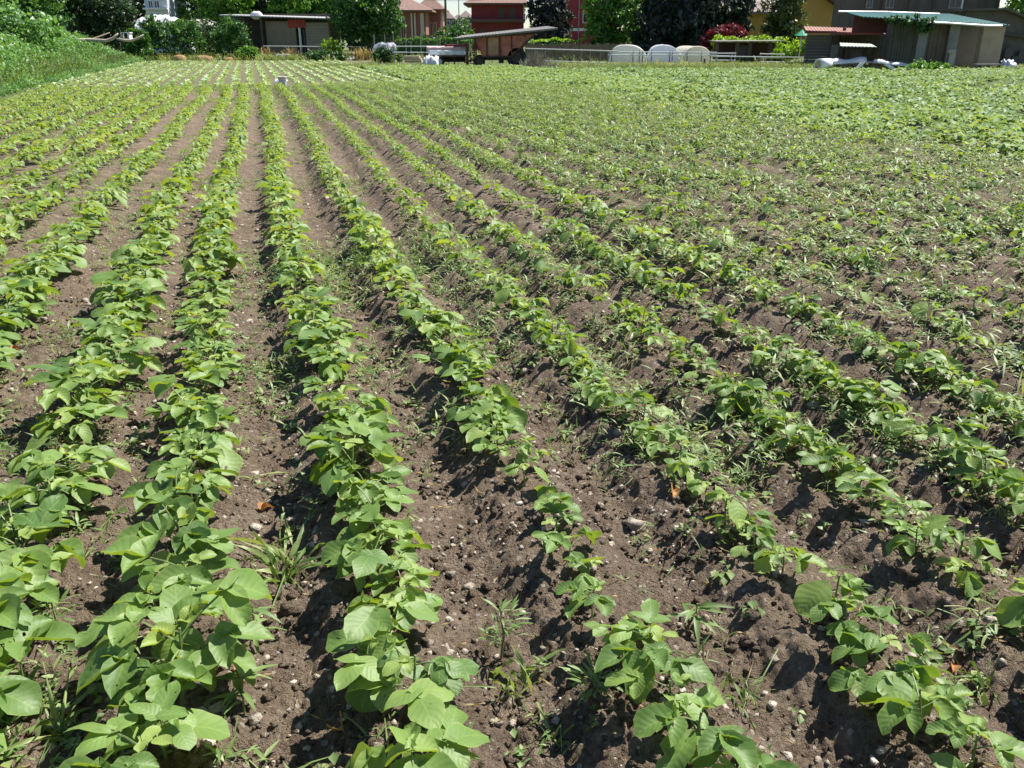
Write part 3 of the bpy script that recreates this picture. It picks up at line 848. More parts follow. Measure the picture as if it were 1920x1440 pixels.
def tree(name, label, cat, x, D, blobs, n, size, mat_, trunk_r, trunk_h, gg, group=None, limbs=6, barkm=BARK, **kw):
    """blobs in metres relative to the foot: (dx, dy, z, rx, ry, rz)"""
    z0 = float(base_z(np.array(x), np.array(D)))
    root = thing(name, label, cat, (x, D, z0), group)
    B = [(x + b[0], D + b[1], z0 + b[2], b[3], b[4], b[5]) for b in blobs]
    link("crown", crown_mesh("crown", gg, B, n, size, mat_, (x, D, z0), **kw), root)
    if trunk_r > 0:
        mb = MB()
        lx = gg.normal(0, .06) * trunk_h
        mb.path([(x, D, z0 - .1), (x + lx * .3, D, z0 + trunk_h * .35), (x + lx, D + .05, z0 + trunk_h * .75), (x + lx * 1.1, D, z0 + trunk_h)], [trunk_r * 1.25, trunk_r, trunk_r * .8, trunk_r * .45], 9)
        for k in range(min(limbs, len(B) * 2)):
            b = B[k % len(B)]
            s = (x + lx * .8, D, z0 + trunk_h * gg.uniform(.55, .95))
            e = (b[0] + gg.normal(0, .3) * b[3], b[1] + gg.normal(0, .3) * b[4], b[2] + gg.uniform(-.2, .5) * b[5])
            m = tuple((p + q) / 2 + gg.normal(0, .12) for p, q in zip(s, e))
            mb.path([s, m, e], [trunk_r * .45, trunk_r * .28, trunk_r * .08], 6)
        mb.build("trunk", barkm, root, smooth=True)
    return root
def blobs_round(gg, cz, r, h, n=9):
    out = [(0, 0, cz, r * .72, r * .72, h * .72)]
    for k in range(n):
        t = 6.283 * k / n + gg.uniform(-.3, .3); e = gg.uniform(-.6, .75)
        out.append((math.cos(t) * r * .6 * math.cos(e), math.sin(t) * r * .6 * math.cos(e), cz + math.sin(e) * h * .72, r * gg.uniform(.3, .48), r * gg.uniform(.3, .48), h * gg.uniform(.26, .4)))
    return out
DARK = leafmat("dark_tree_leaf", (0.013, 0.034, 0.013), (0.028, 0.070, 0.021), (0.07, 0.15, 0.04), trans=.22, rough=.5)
MIDT = leafmat("tree_leaf", (0.03, 0.085, 0.02), (0.06, 0.16, 0.03), (0.12, 0.25, 0.05), trans=.32, rough=.5)
BRIGHT = leafmat("bright_tree_leaf", (0.05, 0.13, 0.02), (0.10, 0.23, 0.035), (0.18, 0.33, 0.06), trans=.36, rough=.5)
LIME = leafmat("lime_leaf", (0.12, 0.24, 0.02), (0.24, 0.40, 0.03), (0.38, 0.52, 0.06), trans=.35, rough=.45)
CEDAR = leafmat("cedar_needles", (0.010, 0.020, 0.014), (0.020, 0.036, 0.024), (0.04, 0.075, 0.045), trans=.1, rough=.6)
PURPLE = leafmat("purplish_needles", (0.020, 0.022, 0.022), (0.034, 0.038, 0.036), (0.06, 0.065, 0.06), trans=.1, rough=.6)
MAROON = leafmat("maroon_leaf", (0.06, 0.009, 0.013), (0.13, 0.016, 0.022), (0.23, 0.035, 0.035), trans=.3, rough=.5, tcol=(1.8, .7, .7))
OLIVE = leafmat("magnolia_leaf", (0.04, 0.07, 0.02), (0.085, 0.12, 0.03), (0.20, 0.20, 0.06), trans=.2, rough=.35)
gb = np.random.default_rng(123)

# left: bushes and trees behind the weedy bank
tree("shrub", "large leafy green shrub at the far left edge behind the weedy bank", "shrub", -25.5, 44, [(0, 0, 1.0, 3.2, 2.0, 1.1), (-2, .5, 1.4, 2.2, 1.8, 1.0), (1.8, .3, .8, 1.8, 1.5, .8)], 4200, .17, BANKM, .08, .8, gb)
tree("broadleaf_tree", "bright green bushy tree at the left behind the shrub bank", "tree", X(66, 62), 62, [(0, 0, 2.6, 2.3, 2.2, 1.8), (-.8, -.4, 3.6, 1.7, 1.6, 1.3), (1.1, -.3, 3.5, 1.4, 1.4, 1.2), (.2, 0, 4.8, 1.5, 1.5, 1.2)], 7000, .17, MIDT, .16, 2.2, gb, "trees along the far end of the field")
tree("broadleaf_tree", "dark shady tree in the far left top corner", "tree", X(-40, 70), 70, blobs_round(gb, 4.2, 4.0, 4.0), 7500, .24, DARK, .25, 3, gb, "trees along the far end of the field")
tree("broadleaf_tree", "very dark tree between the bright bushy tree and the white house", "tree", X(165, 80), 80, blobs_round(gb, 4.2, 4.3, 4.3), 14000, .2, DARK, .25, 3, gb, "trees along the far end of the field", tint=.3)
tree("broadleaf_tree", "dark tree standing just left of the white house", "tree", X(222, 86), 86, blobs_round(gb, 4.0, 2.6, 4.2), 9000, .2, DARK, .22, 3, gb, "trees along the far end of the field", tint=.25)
for i, (px, D, cz, r, h, m, n, lab) in enumerate((
        (388, 104, 5.5, 3.6, 5.2, MIDT, 7000, "green tree just right of the white house"),
        (440, 98, 4.8, 3.4, 4.6, BRIGHT, 6500, "bright green tree above the left end of the long shed roof"),
        (505, 104, 6.0, 3.2, 5.5, DARK, 6500, "dark tree behind the white lump on the shed roof"),
        (562, 99, 4.6, 3.2, 4.2, BRIGHT, 6500, "bright green tree behind the middle of the long shed"),
        (625, 101, 5.0, 3.4, 4.6, MIDT, 6500, "mid green tree behind the right end of the long shed"))):
    tree("broadleaf_tree", lab, "tree", X(px, D), D, blobs_round(gb, cz, r, h), n, .24, m, .22, cz * .7, gb, "trees along the far end of the field")
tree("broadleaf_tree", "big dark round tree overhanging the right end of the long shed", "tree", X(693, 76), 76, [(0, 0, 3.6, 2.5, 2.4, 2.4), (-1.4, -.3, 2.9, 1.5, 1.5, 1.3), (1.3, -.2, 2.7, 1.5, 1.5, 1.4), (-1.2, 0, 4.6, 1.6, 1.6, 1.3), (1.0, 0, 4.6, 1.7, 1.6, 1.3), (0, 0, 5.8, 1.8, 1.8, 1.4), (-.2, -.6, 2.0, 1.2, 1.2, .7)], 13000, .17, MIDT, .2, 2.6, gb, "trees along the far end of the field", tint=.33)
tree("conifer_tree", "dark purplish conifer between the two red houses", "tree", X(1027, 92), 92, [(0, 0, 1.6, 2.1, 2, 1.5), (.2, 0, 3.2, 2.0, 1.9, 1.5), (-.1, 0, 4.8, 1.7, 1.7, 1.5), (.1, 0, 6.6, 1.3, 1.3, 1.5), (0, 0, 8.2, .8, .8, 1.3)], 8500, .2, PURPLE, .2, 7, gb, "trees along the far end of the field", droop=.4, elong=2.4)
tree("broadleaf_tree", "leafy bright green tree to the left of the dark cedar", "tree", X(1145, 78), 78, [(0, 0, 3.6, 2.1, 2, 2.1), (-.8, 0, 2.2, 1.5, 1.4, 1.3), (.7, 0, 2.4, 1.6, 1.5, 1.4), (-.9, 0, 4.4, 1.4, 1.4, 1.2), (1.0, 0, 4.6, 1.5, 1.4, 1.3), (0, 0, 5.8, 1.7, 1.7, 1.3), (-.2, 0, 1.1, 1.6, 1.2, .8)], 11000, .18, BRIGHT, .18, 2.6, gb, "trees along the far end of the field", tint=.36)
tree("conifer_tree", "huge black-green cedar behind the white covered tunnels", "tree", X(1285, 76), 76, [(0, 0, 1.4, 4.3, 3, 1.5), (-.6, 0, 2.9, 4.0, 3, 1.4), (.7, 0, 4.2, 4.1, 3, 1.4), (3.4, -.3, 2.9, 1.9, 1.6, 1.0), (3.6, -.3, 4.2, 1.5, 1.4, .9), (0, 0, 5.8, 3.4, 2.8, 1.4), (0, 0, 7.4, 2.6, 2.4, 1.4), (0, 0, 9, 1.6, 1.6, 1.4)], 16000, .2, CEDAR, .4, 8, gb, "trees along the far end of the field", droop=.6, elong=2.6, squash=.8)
tree("magnolia_tree", "glossy olive magnolia in front of the yellow house", "tree", X(1467, 74), 74, [(0, 0, 2.7, 1.7, 1.6, 1.2), (-.4, 0, 3.9, 1.5, 1.4, 1.1), (.4, 0, 4.9, 1.3, 1.3, 1.1), (.1, 0, 1.8, 1.3, 1.2, .8), (0, 0, 5.9, .9, .9, .9)], 5600, .19, OLIVE, .15, 3.5, gb, "trees along the far end of the field", outw=.9)
tree("maple_shrub", "dark red ornamental maple beside the lime green hedge", "shrub", X(1357, 71), 71, [(.1, 0, 1.75, 1.3, 1.0, .75), (-1.2, 0, 1.1, .6, .6, .7), (.8, 0, 2.1, .8, .7, .5)], 3600, .13, MAROON, .07, 1.4, gb)
tree("broadleaf_tree", "sunlit green tree at the far right top corner", "tree", X(1925, 62), 62, [(0, 0, 2.9, 2.2, 2, 1.3), (.8, 0, 4.2, 2.2, 2, 1.4), (1.8, 0, 3.2, 2, 2, 1.5)], 6000, .18, BRIGHT, .2, 2.5, gb, "trees along the far end of the field")
def wood():
    n = 9000; x = gb.uniform(X(-260, 130), X(715, 130), n); y = 126 + gb.uniform(0, 8, n)
    h = 9 + 3.5 * fbm(x * .12, x * 0 + 3., 5, 3); z = h * gb.uniform(0, 1, n) ** .8
    V, F = leaf_cards(gb, np.stack([x, y, z], 1), np.tile([0, -1.0, .3], (n, 1)), .75)
    T = np.repeat(np.clip(.35 + (fbm(x * .4, z * .5, 9, 3) - .45) * 1.6 + gb.normal(0, .08, n), 0, 1), 4)
    o = link("forest", mesh_np("forest", V, [F], DARK, tint=T)); tag(o, "dark wood closing the view behind the left trees", None, None, "stuff")
wood()
tree("conifer_tree", "dark conifer behind the left side of the huge cedar", "tree", X(1228, 92), 92, [(0, 0, 1.6, 3.0, 2, 1.6), (.2, 0, 3.4, 2.8, 2, 1.6), (0, 0, 5.4, 2.3, 2, 1.5), (0, 0, 7.4, 1.5, 1.5, 1.5)], 6000, .26, CEDAR, .25, 7, gb, "trees along the far end of the field", droop=.4, elong=2.4)
tree("conifer_tree", "dark conifer behind the right side of the huge cedar", "tree", X(1335, 90), 90, [(0, 0, 1.6, 3.0, 2, 1.6), (.2, 0, 3.4, 2.6, 2, 1.6), (0, 0, 5.4, 2.1, 2, 1.5), (0, 0, 7.4, 1.4, 1.4, 1.5)], 6000, .26, CEDAR, .25, 7, gb, "trees along the far end of the field", droop=.4, elong=2.4)
# shrubs in front of the left shed
for px, D, w, h, m, lab, t in (
        (288, 74, 1.2, 3.0, MIDT, "sunlit climbing shrub growing over the white sheeting", .4),
        (342, 75, 1.7, 3.0, MIDT, "green shrub between the white sheeting and the dark hollow", .45),
        (258, 71, .9, 2.2, MIDT, "loose green shrub left of the white sheeting", .5),
        (385, 77, 2.1, 2.9, DARK, "dark overgrown shrub with a hollow underneath", .5),
        (436, 74, 1.4, 3.0, MIDT, "olive green shrub beside the open end of the long shed", .38),
        (465, 73, .8, .9, BRIGHT, "low bright shrub at the foot of the long shed", .5)):
    b = [(0, 0, h * .45, w, w * .7, h * .5), (-w * .5, -.1, h * .62, w * .55, w * .5, h * .33), (w * .45, 0, h * .68, w * .5, w * .5, h * .3), (0, .1, h * .85, w * .5, w * .45, h * .22)]
    tree("shrub", lab, "shrub", X(px, D), D, b, 3400, .13, m, .06, h * .5, gb, "shrubs beside the long shed", tint=t)
tree("shrub", "small lime green bush right of the long shed", "shrub", X(622, 77), 77, [(0, 0, .95, .75, .5, .5), (.5, 0, .8, .45, .4, .35)], 900, .12, LIME, .03, .6, gb)
tree("squash_plant", "dark green squash clump at the far end of the seedling rows", "plant", X(605, 70), 70, [(0, 0, .3, 1.5, .8, .32), (-.8, 0, .25, .7, .6, .25), (.9, 0, .25, .8, .6, .25)], 1500, .18, DARK, .03, .2, gb, tint=.75)
tree("bush", "grey green bush beside the blue tarpaulin near the planks", "shrub", X(722, 63), 63, [(0, 0, .5, .75, .6, .55), (.4, 0, .35, .6, .5, .4), (-.4, 0, .6, .4, .4, .45)], 1500, .11, DARK, .03, .4, gb, tint=.6)
tree("bush", "lime green bush beside the small low shed", "shrub", X(1480, 64), 64, [(0, 0, .75, 1.0, .6, .5), (.5, 0, 1.1, .6, .5, .4), (-.5, 0, .45, .6, .5, .4)], 1500, .13, LIME, .03, .5, gb)
tree("bush", "bright green bush growing beside the white plastic roll", "shrub", X(1740, 48), 48, [(0, 0, .18, .8, .5, .28), (.7, .1, .12, .6, .4, .2)], 900, .1, BRIGHT, .02, .2, gb)
tree("shrub", "rounded garden shrub below the pink-roofed house", "shrub", X(806, 88), 88, [(0, 0, 1.1, 1.1, .8, .9), (-1.3, 0, .9, .8, .7, .7)], 1500, .15, DARK, .05, .8, gb, tint=.6)
tree("shrub", "green garden tree in the gap left of the red house", "shrub", X(868, 100), 100, [(0, 0, 2.0, 1.2, .9, 1.4), (-1.6, 0, 1.6, 1.3, .9, 1.1)], 2400, .17, MIDT, .05, 1.2, gb, tint=.45)

def hedge(label, px0, px1, D, h, dep, m, n, top=None):
    x0, x1 = X(px0, D), X(px1, D)
    root = thing("hedge", label, "hedge", ((x0 + x1) / 2, D, 0), "hedges in front of the houses")
    def pts(k, z0, z1):
        C = np.stack([gb.uniform(x0, x1, k), D + gb.uniform(0, dep, k), gb.uniform(z0, z1, k)], 1)
        C[:, 2] += .08 * np.sin(C[:, 0] * 2.1) + .05 * np.sin(C[:, 0] * 5.3 + 1)
        return C
    for nm, mm, k, z0, z1 in (("foliage", m, n, .0, h * (.8 if top else 1)),) + ((("new_growth", top, n // 3, h * .93, h * 1.03),) if top else ()):
        C = pts(k, z0, z1); Nn = np.tile([0, -1.0, .4], (k, 1))
        V, F = leaf_cards(gb, C - np.array([(x0 + x1) / 2, D, 0]), Nn, .13)
        link(nm, mesh_np(nm, V, [F], mm, tint=np.repeat(np.clip(gb.normal(.45, .15, k), 0, 1), 4)), root)
hedge("long trimmed green hedge below the salmon houses", 742, 884, 78, 1.55, 1.0, MIDT, 5200, BRIGHT)
hedge("sunlit vine hedge right of the rusty trailer", 985, 1098, 78, 1.5, .8, MIDT, 2600, LIME)
hedge("lime green hedge topping the small low shed", 1338, 1478, 69, 1.75, 1.0, LIME, 2600)

# ------------------------------------------------------------------ houses
SALMON = plain("salmon_render", (0.30, 0.125, 0.10), .85, .15, .8)
CREAM = plain("cream_render", (0.62, 0.52, 0.42), .85, .12, .8)
REDW = plain("dark_red_render", (0.24, 0.035, 0.04), .85, .15, .8)
YELLOW = plain("yellow_render", (0.50, 0.30, 0.08), .85, .12, .8)
TILE = plain("terracotta_tiles", (0.24, 0.145, 0.115), .85, .3, 5, .4, col2=(0.32, 0.22, 0.18))
TILE2 = plain("brown_roof_tiles", (0.22, 0.175, 0.16), .85, .25, 5, .4)
EAVE = plain("dark_eaves", (0.07, 0.035, 0.03), .7, .2, 4)
PANE = plain("window_glass", (0.03, 0.04, 0.045), .12, .2, 2, 0.0)
WHITE = plain("white_paint", (0.78, 0.77, 0.74), .5, .08, 3)
SHUT = plain("shutter_brown", (0.12, 0.07, 0.05), .7, .2, 8)
CONC = plain("grey_render", (0.30, 0.29, 0.27), .9, .25, 1.5)
def film(name, col, trans=.4):
    if name in _mc: return _mc[name]
    m = plain(name, col, .4, .1, 2, .25); nt = m.node_tree; b = nt.nodes["Principled BSDF"]
    tr = N(nt, "ShaderNodeBsdfTranslucent"); tr.inputs[0].default_value = c4(col)
    mx = N(nt, "ShaderNodeMixShader"); mx.inputs[0].default_value = trans
    nt.links.new(b.outputs[0], mx.inputs[1]); nt.links.new(tr.outputs[0], mx.inputs[2]); nt.links.new(mx.outputs[0], nt.nodes["Material Output"].inputs[0])
    return m
def hip_roof(root, x0, x1, y0, y1, z, h, over, m):
    mb = MB(); a, b, c, d = x0 - over, x1 + over, y0 - over, y1 + over
    r = min(b - a, d - c) * .5; e = .18
    my = (c + d) / 2
    if b - a >= d - c: p, q = (a + r, my), (b - r, my)
    else: p, q = ((a + b) / 2, c + r), ((a + b) / 2, d - r)
    vs = [(a, c, z), (b, c, z), (b, d, z), (a, d, z), (a, c, z + e), (b, c, z + e), (b, d, z + e), (a, d, z + e), (p[0], p[1], z + h), (q[0], q[1], z + h)]
    fs = [(3, 2, 1, 0), (0, 1, 5, 4), (1, 2, 6, 5), (2, 3, 7, 6), (3, 0, 4, 7)]
    fs += [(4, 5, 9, 8), (6, 7, 8, 9), (5, 6, 9), (7, 4, 8)] if b - a >= d - c else [(4, 5, 8), (5, 6, 9, 8), (6, 7, 9), (7, 4, 8, 9)]
    return mb.add(vs, fs).build("roof", m, root)
def window(root, x0, x1, z0, z1, y, frame=WHITE, shutter=False):
    mb = MB(); t = .07
    mb.box(x0 - t, x1 + t, y - .06, y - .004, z1, z1 + t); mb.box(x0 - t, x1 + t, y - .09, y - .004, z0 - t, z0)
    mb.box(x0 - t, x0, y - .06, y - .004, z0, z1); mb.box(x1, x1 + t, y - .06, y - .004, z0, z1); mb.box((x0 + x1) / 2 - .025, (x0 + x1) / 2 + .025, y - .05, y - .02, z0, z1)
    w = mb.build("window", frame, root)
    g_ = MB().box(x0, x1, y - .02, y - .003, z0, z1); g_.build("pane", SHUT if shutter else PANE, w)
def house(label, px0, px1, D, dep, eave, roof_h, wallm, roofm, over=.6, cat="house", name="house", group="houses behind the field"):
    x0, x1 = X(px0, D, 40), X(px1, D, 40)
    root = thing(name, label, cat, ((x0 + x1) / 2, D, 0), group)
    MB().box(x0, x1, D, D + dep, -.2, eave).build("wall", wallm, root)
    if roof_h:
        hip_roof(root, x0, x1, D, D + dep, eave + .002, roof_h, over, roofm)
        MB().tube((x0 - over, D - over - .07, eave + .12), (x1 + over, D - over - .07, eave + .12), .07, n=8).build("gutter", EAVE, root)
    return root, x0, x1
D = 122
r, x0, x1 = house("salmon house with terracotta hip roof and pale pilasters", 700, 798, D, 9, Z(22, D), 2.2, SALMON, TILE, 1.0)
for a, b in ((770, 775), (776, 781), (788, 796)):
    MB().pbox(a, 70, b, 24, D, .25, -.25).box(X(a, D) - .03, X(b, D) + .03, D - .3, D - .002, 0, .3).build("pilaster", CREAM, r)
window(r, X(754, D), X(762, D), 1.2, 3.6, D, CREAM, True)
D = 128
r, x0, x1 = house("pinkish house with taller hip roof beside the utility pole", 786, 826, D, 8, Z(20, D), 2.0, plain("pink_render", (.30, .12, .10), .85, .15, .8), TILE, .7)
window(r, X(806, D), X(811, D), 1.5, 3.6, D, CREAM, True); window(r, X(815, D), X(819, D), 1.5, 3.6, D, CREAM, True)
c = MB().box(X(797, D), X(808, D), D + 3, D + 4.2, Z(20, D) + 1.0, Z(20, D) + 3.0); c.build("chimney", plain("chimney_brick", (.28, .13, .1), .9, .3, 6), r)
MB().pbox(826, 66, 831, 22, D, .3, .4).build("pilaster", CREAM, r)
D = 112
r, x0, x1 = house("dark red two-storey house with overhanging tiled roof behind the trailer", 884, 982, D, 10, Z(9, D), 2.3, REDW, TILE, .9)
MB().box(x0 - .15, x1 + .15, D - .9, D - .003, Z(42, D), Z(36, D)).build("balcony", SHUT, r)
for a, b in ((936, 946), (956, 966)): window(r, X(a, D), X(b, D), Z(34, D), Z(15, D), D, SHUT, True)
for a, b in ((900, 912), (930, 942)): window(r, X(a, D), X(b, D), .8, 2.6, D, SHUT, True)
q = MB()
for k in range(8): q.box(x1 - .05 + .003, x1 + (.22 if k % 2 else .12), D - .06, D + .3, 3.3 + k * .28, 3.3 + k * .28 + .24)
q.build("corner_stones", CREAM, r)
D = 106
r, x0, x1 = house("bright red house with white-framed window behind the leafy tree", 1066, 1150, D, 8, 6.4, 2.2, plain("red_render", (.33, .04, .05), .85, .12, .8), TILE, .6)
window(r, X(1092, D), X(1113, D), Z(42, D), Z(26, D), D, WHITE)
MB().box(x0 - .05, x1, D - .08, D - .003, Z(58, D), Z(53, D)).build("string_course", WHITE, r)
MB().box(x0 + 1.1, x0 + 1.22, D - .14, D - .02, .2, 6.2).build("drainpipe", CONC, r)
D = 84
r = thing("house", "yellow house with brown tiled roof and dark red gable eaves", "house", (X(1480, D), D, 0), "houses behind the field")
xa, xb = X(1398, D), X(1452, D)
MB().box(xa, X(1500, D), D + .5, D + 8, -.2, Z(22, D)).build("wall", YELLOW, r)
gx0, gx1, gxm = X(1490, D), X(1612, D), X(1497, D)
ze = Z(32, D); zp = Z(-22, D)
MB().prism([(gx0, -.2), (gx1, -.2), (gx1, ze - 1.0), (X(1503, D), zp), (gx0, zp - .1)], D - 1, D + 3).build("gable_wall", YELLOW, r)
MB().prism([(X(1498, D), zp + .35), (X(1498, D), zp + .02), (gx1 + .6, ze - 1.5), (gx1 + .6, ze - 1.1)], D - 1.8, D + 3.2).build("gable_roof", EAVE, r)
mb = MB(); z0 = Z(22, D); z1 = Z(-4, D)
mb.add([(xa - .4, D - .3, z0), (X(1500, D), D - .3, z0), (X(1500, D), D + 5, z1), (xa - .4, D + 5, z1), (xa - .4, D - .3, z0 - .15), (X(1500, D), D - .3, z0 - .15), (X(1500, D), D + 5, z1 - .15), (xa - .4, D + 5, z1 - .15)],
       [(0, 1, 2, 3), (7, 6, 5, 4), (4, 5, 1, 0), (5, 6, 2, 1), (6, 7, 3, 2), (7, 4, 0, 3)]); mb.build("roof", TILE2, r)
D = 100
r, x0, x1 = house("white house with bluish panes partly hidden by trees", 276, 318, D, 7, 8.5, 1.8, plain("white_render", (.62, .64, .70), .8, .1, .8), TILE2, .4)
window(r, X(291, D), X(298, D), Z(14, D), Z(2, D), D); window(r, X(302, D), X(310, D), Z(14, D), Z(2, D), D)
MB().box(x0 - .1, x1 + .1, D - .5, D - .003, Z(18, D), Z(15, D)).build("balcony", WHITE, r)
D = 64
r, x0, x1 = house("large brown timber-clad building behind the green-roofed shed", 1592, 1868, D, 3.5, 5.6, 2.0, plain("brown_cladding", (.13, .10, .08), .85, .35, .9, .3, streak=(3, 3, .3)), TILE2, .6, "building", "building")
for a, b in ((1614, 1622), (1649, 1661), (1766, 1786)): window(r, X(a, D), X(b, D), Z(14, D), 4.9, D, CONC)
for a in (1640, 1690, 1735): MB().box(X(a, D) - .06, X(a, D) + .06, D - .08, D - .002, 1, 5.5).build("post", BARK, r)
MB().box(X(1788, D) - .05, X(1788, D) + .05, D - .12, D - .02, 0, 5.5).build("drainpipe", WHITE, r)
r = thing("power_cable", "thin black cable sagging between the houses at the top", "cable", (X(800, 105), 105, 6))
mb = MB(); mb.path([(X(700, 105) + k * (X(1010, 105) - X(700, 105)) / 12, 105 - .2, 5.5 + .9 * (abs(k - 6) / 6) ** 2) for k in range(13)], [.02] * 13, 4); mb.build("cable", EAVE, r)
# far town in the gap between the houses
for i, (a, b, top, D, m, lab) in enumerate(((831, 850, 30, 240, CONC, "distant grey house beyond the utility pole"), (848, 866, 34, 260, CREAM, "distant pale house in the gap beside the red house"), (862, 884, 28, 230, CONC, "distant house with dark roof just left of the red house"))):
    r, x0, x1 = house(lab, a, b, D, 8, Z(top + 6, D), 1.8, m, TILE2, .5)
    MB().box(x0 - .1, x1 + .1, D - .25, D - .003, Z(top + 18, D), Z(top + 17, D)).build('string_course', CREAM, r)
    for k in range(2): window(r, x0 + .8 + k * 1.5, x0 + 1.6 + k * 1.5, Z(top + 16, D), Z(top + 10, D), D, WHITE)
tree("broadleaf_tree", "distant round tree in the gap between the houses", "tree", X(873, 205), 205, [(0, 0, 3.5, 3, 2, 2.5), (-2, 0, 2.8, 2, 2, 1.8)], 1800, .35, DARK, .2, 2, gb, "trees along the far end of the field", tint=.7)
D = 105
r = thing("utility_pole", "tall dark utility pole in the gap between houses", "pole", (X(836.5, D, 60), D, 0))
MB().tube((X(836.5, D, 60), D, -.3), (X(836.5, D, 60), D, 8.6), .15, .11, 10).build("pole", BARK, r)
MB().box(X(836.5, D, 60) - .7, X(836.5, D, 60) + .7, D - .16, D - .1, 8.0, 8.12).build("crossarm", BARK, r)
D = 118
r = thing("street_lamp", "thin grey street lamp left of the dark red house", "lamp", (X(861, D, 50), D, 0))
MB().tube((X(861, D, 50), D, -.2), (X(861, D, 50), D, 7.6), .07, .05, 8).build("pole", CONC, r)
MB().tube((X(861, D, 50), D, 7.55), (X(861, D, 50) + .9, D, 7.8), .04, .035, 6).box(X(861, D, 50) + .7, X(861, D, 50) + 1.25, D - .1, D + .1, 7.76, 7.86).build("lamp_head", CONC, r)

# ------------------------------------------------------------------ sheds
RUST = plain("rusty_steel", (0.46, 0.15, 0.095), .8, .4, 2.2, .3, col2=(.54, .23, .14))
GALV = plain("galvanised_pipe", (0.62, 0.63, 0.63), .4, .15, 8, .05)
DARKW = plain("weathered_dark_boards", (0.115, 0.10, 0.085), .9, .35, 1.2, .4, streak=(1, 1, 6))
BOARD = plain("raw_boards", (0.52, 0.42, 0.29), .85, .3, 2, .3)
GREYB = plain("grey_boards", (0.24, 0.225, 0.20), .85, .25, 2, .3)
PLAST = plain("white_plastic_film", (0.82, 0.82, 0.83), .35, .08, 2, .3)
TARP = plain("blue_grey_tarp", (0.20, 0.22, 0.27), .6, .2, 2, .3)
BLACK = plain("tyre_rubber", (0.025, 0.024, 0.023), .8, .2, 8, .1)
def slab(mb, pts, t):
    """A sheet through four top corners, t thick."""
    return mb.add(list(pts) + [(x, y, z - t) for x, y, z in pts], [(0, 1, 2, 3), (7, 6, 5, 4), (4, 5, 1, 0), (5, 6, 2, 1), (6, 7, 3, 2), (7, 4, 0, 3)])
def corrug(mb, a, b, c, d, n, amp, t=.015):
    """Corrugated sheet between corners a-b (front) and d-c (back), ribs running front to back."""
    a, b, c, d = map(Vector, (a, b, c, d)); m = n * 4; vs = []
    for k in range(m + 1):
        f = k / m; o = Vector((0, 0, amp * math.sin(f * n * 2 * math.pi)))
        vs += [a.lerp(b, f) + o, d.lerp(c, f) + o, a.lerp(b, f) + o - Vector((0, 0, t)), d.lerp(c, f) + o - Vector((0, 0, t))]
    fs = []
    for k in range(m):
        p = k * 4; q = p + 4
        fs += [(p, q, q + 1, p + 1), (p + 2, p + 3, q + 3, q + 2), (p, p + 2, q + 2, q), (p + 1, q + 1, q + 3, p + 3)]
    return mb.add(vs, fs)
def boards(px0, py0, px1, py1, D, dep, n, vertical=True):
    mb = MB(); a = W(px0, py0, D); b = W(px1, py1, D)
    for k in range(n):
        o = gb.uniform(-.025, .025); q = gb.uniform(0, .012)
        if vertical:
            x0 = a[0] + (b[0] - a[0]) * k / n; x1 = a[0] + (b[0] - a[0]) * (k + 1) / n - .012 - q
            mb.box(x0, x1, D + o, D + dep, a[2], b[2] + gb.uniform(-.06, .0))
        else:
            z0 = a[2] + (b[2] - a[2]) * k / n; z1 = a[2] + (b[2] - a[2]) * (k + 1) / n - .012 - q
            mb.box(a[0], b[0] + gb.uniform(-.03, 0), D + o, D + dep, z0, z1)
    return mb
# long shed on the left
D = 80
r = thing("shed", "long low shed with thin pale roof edge and boarded front", "shed", (X(540, D), D, 0), "sheds around the field")
mb = MB(); xa, xb = X(424, D), X(642, D)
corrug(mb, (xa, D - .9, Z(28, D)), (xb, D - .9, Z(35, D)), (xb, D + 5, Z(30, D)), (xa, D + 5, Z(24, D)), 34, .012, .09); mb.build("roof", plain("pale_sheet_roof", (.36, .35, .33), .6, .25, 2), r)
MB().pbox(497, 102, 558, 40, D, .1).build("front_wall", plain("brown_panel", (.28, .225, .165), .9, .2, 1.5), r)
boards(577, 106, 617, 42, D, .1, 12, False).build("side_wall", plain("grey_brown_boards", (.33, .29, .235), .9, .25, 1.5, .3, streak=(.5, .5, 6)), r)
MB().pbox(426, 102, 640, 26, D + 4.6, .1).build("back_wall", DARKW, r)
MB().pbox(540, 52, 574, 37, D, .06, -.1).build("red_panel", plain("red_painted_board", (.36, .05, .035), .7, .2, 2), r)
MB().pbox(560, 102, 568, 52, D, .12, -.2).build("white_post", WHITE, r)
MB().pbox(568.5, 102, 574, 54, D, .05, -.02).build("door", plain("blue_grey_door", (.10, .12, .16), .7, .2, 2), r)
for px in (428, 462, 494, 620, 638): MB().pbox(px, 105, px + 2.5, 33, D, .1, -.6).build("post", BARK, r)
o = MB(); o.add(*(lambda V, F: ([tuple(q) for q in (V * np.array([.55, .4, .42]) + np.array(W(481, 29, 79.6)))], [tuple(q) for q in F]))(*stone_shape(gb, 14, 9, .8, .04)))
o = o.build("plastic_sack", PLAST, None, smooth=True); tag(o, "bulging white plastic sack lying on the shed roof", "sack")
r = thing("rail_fence", "single pale rail on posts in front of the long shed", "fence", (X(595, 77), 77, 0), "rails and pipe fences")
MB().tube((X(494, 77), 77, Z(86.5, 77)), (X(697, 77), 77, Z(88, 77)), .035).build("rail", GALV, r)
for px in (496, 526, 565, 620, 660, 697): MB().tube((X(px, 77), 77.05, -.1), (X(px, 77), 77.05, Z(86, 77)), .03).build("post", GALV if px == 697 else BARK, r)
o = MB(); 
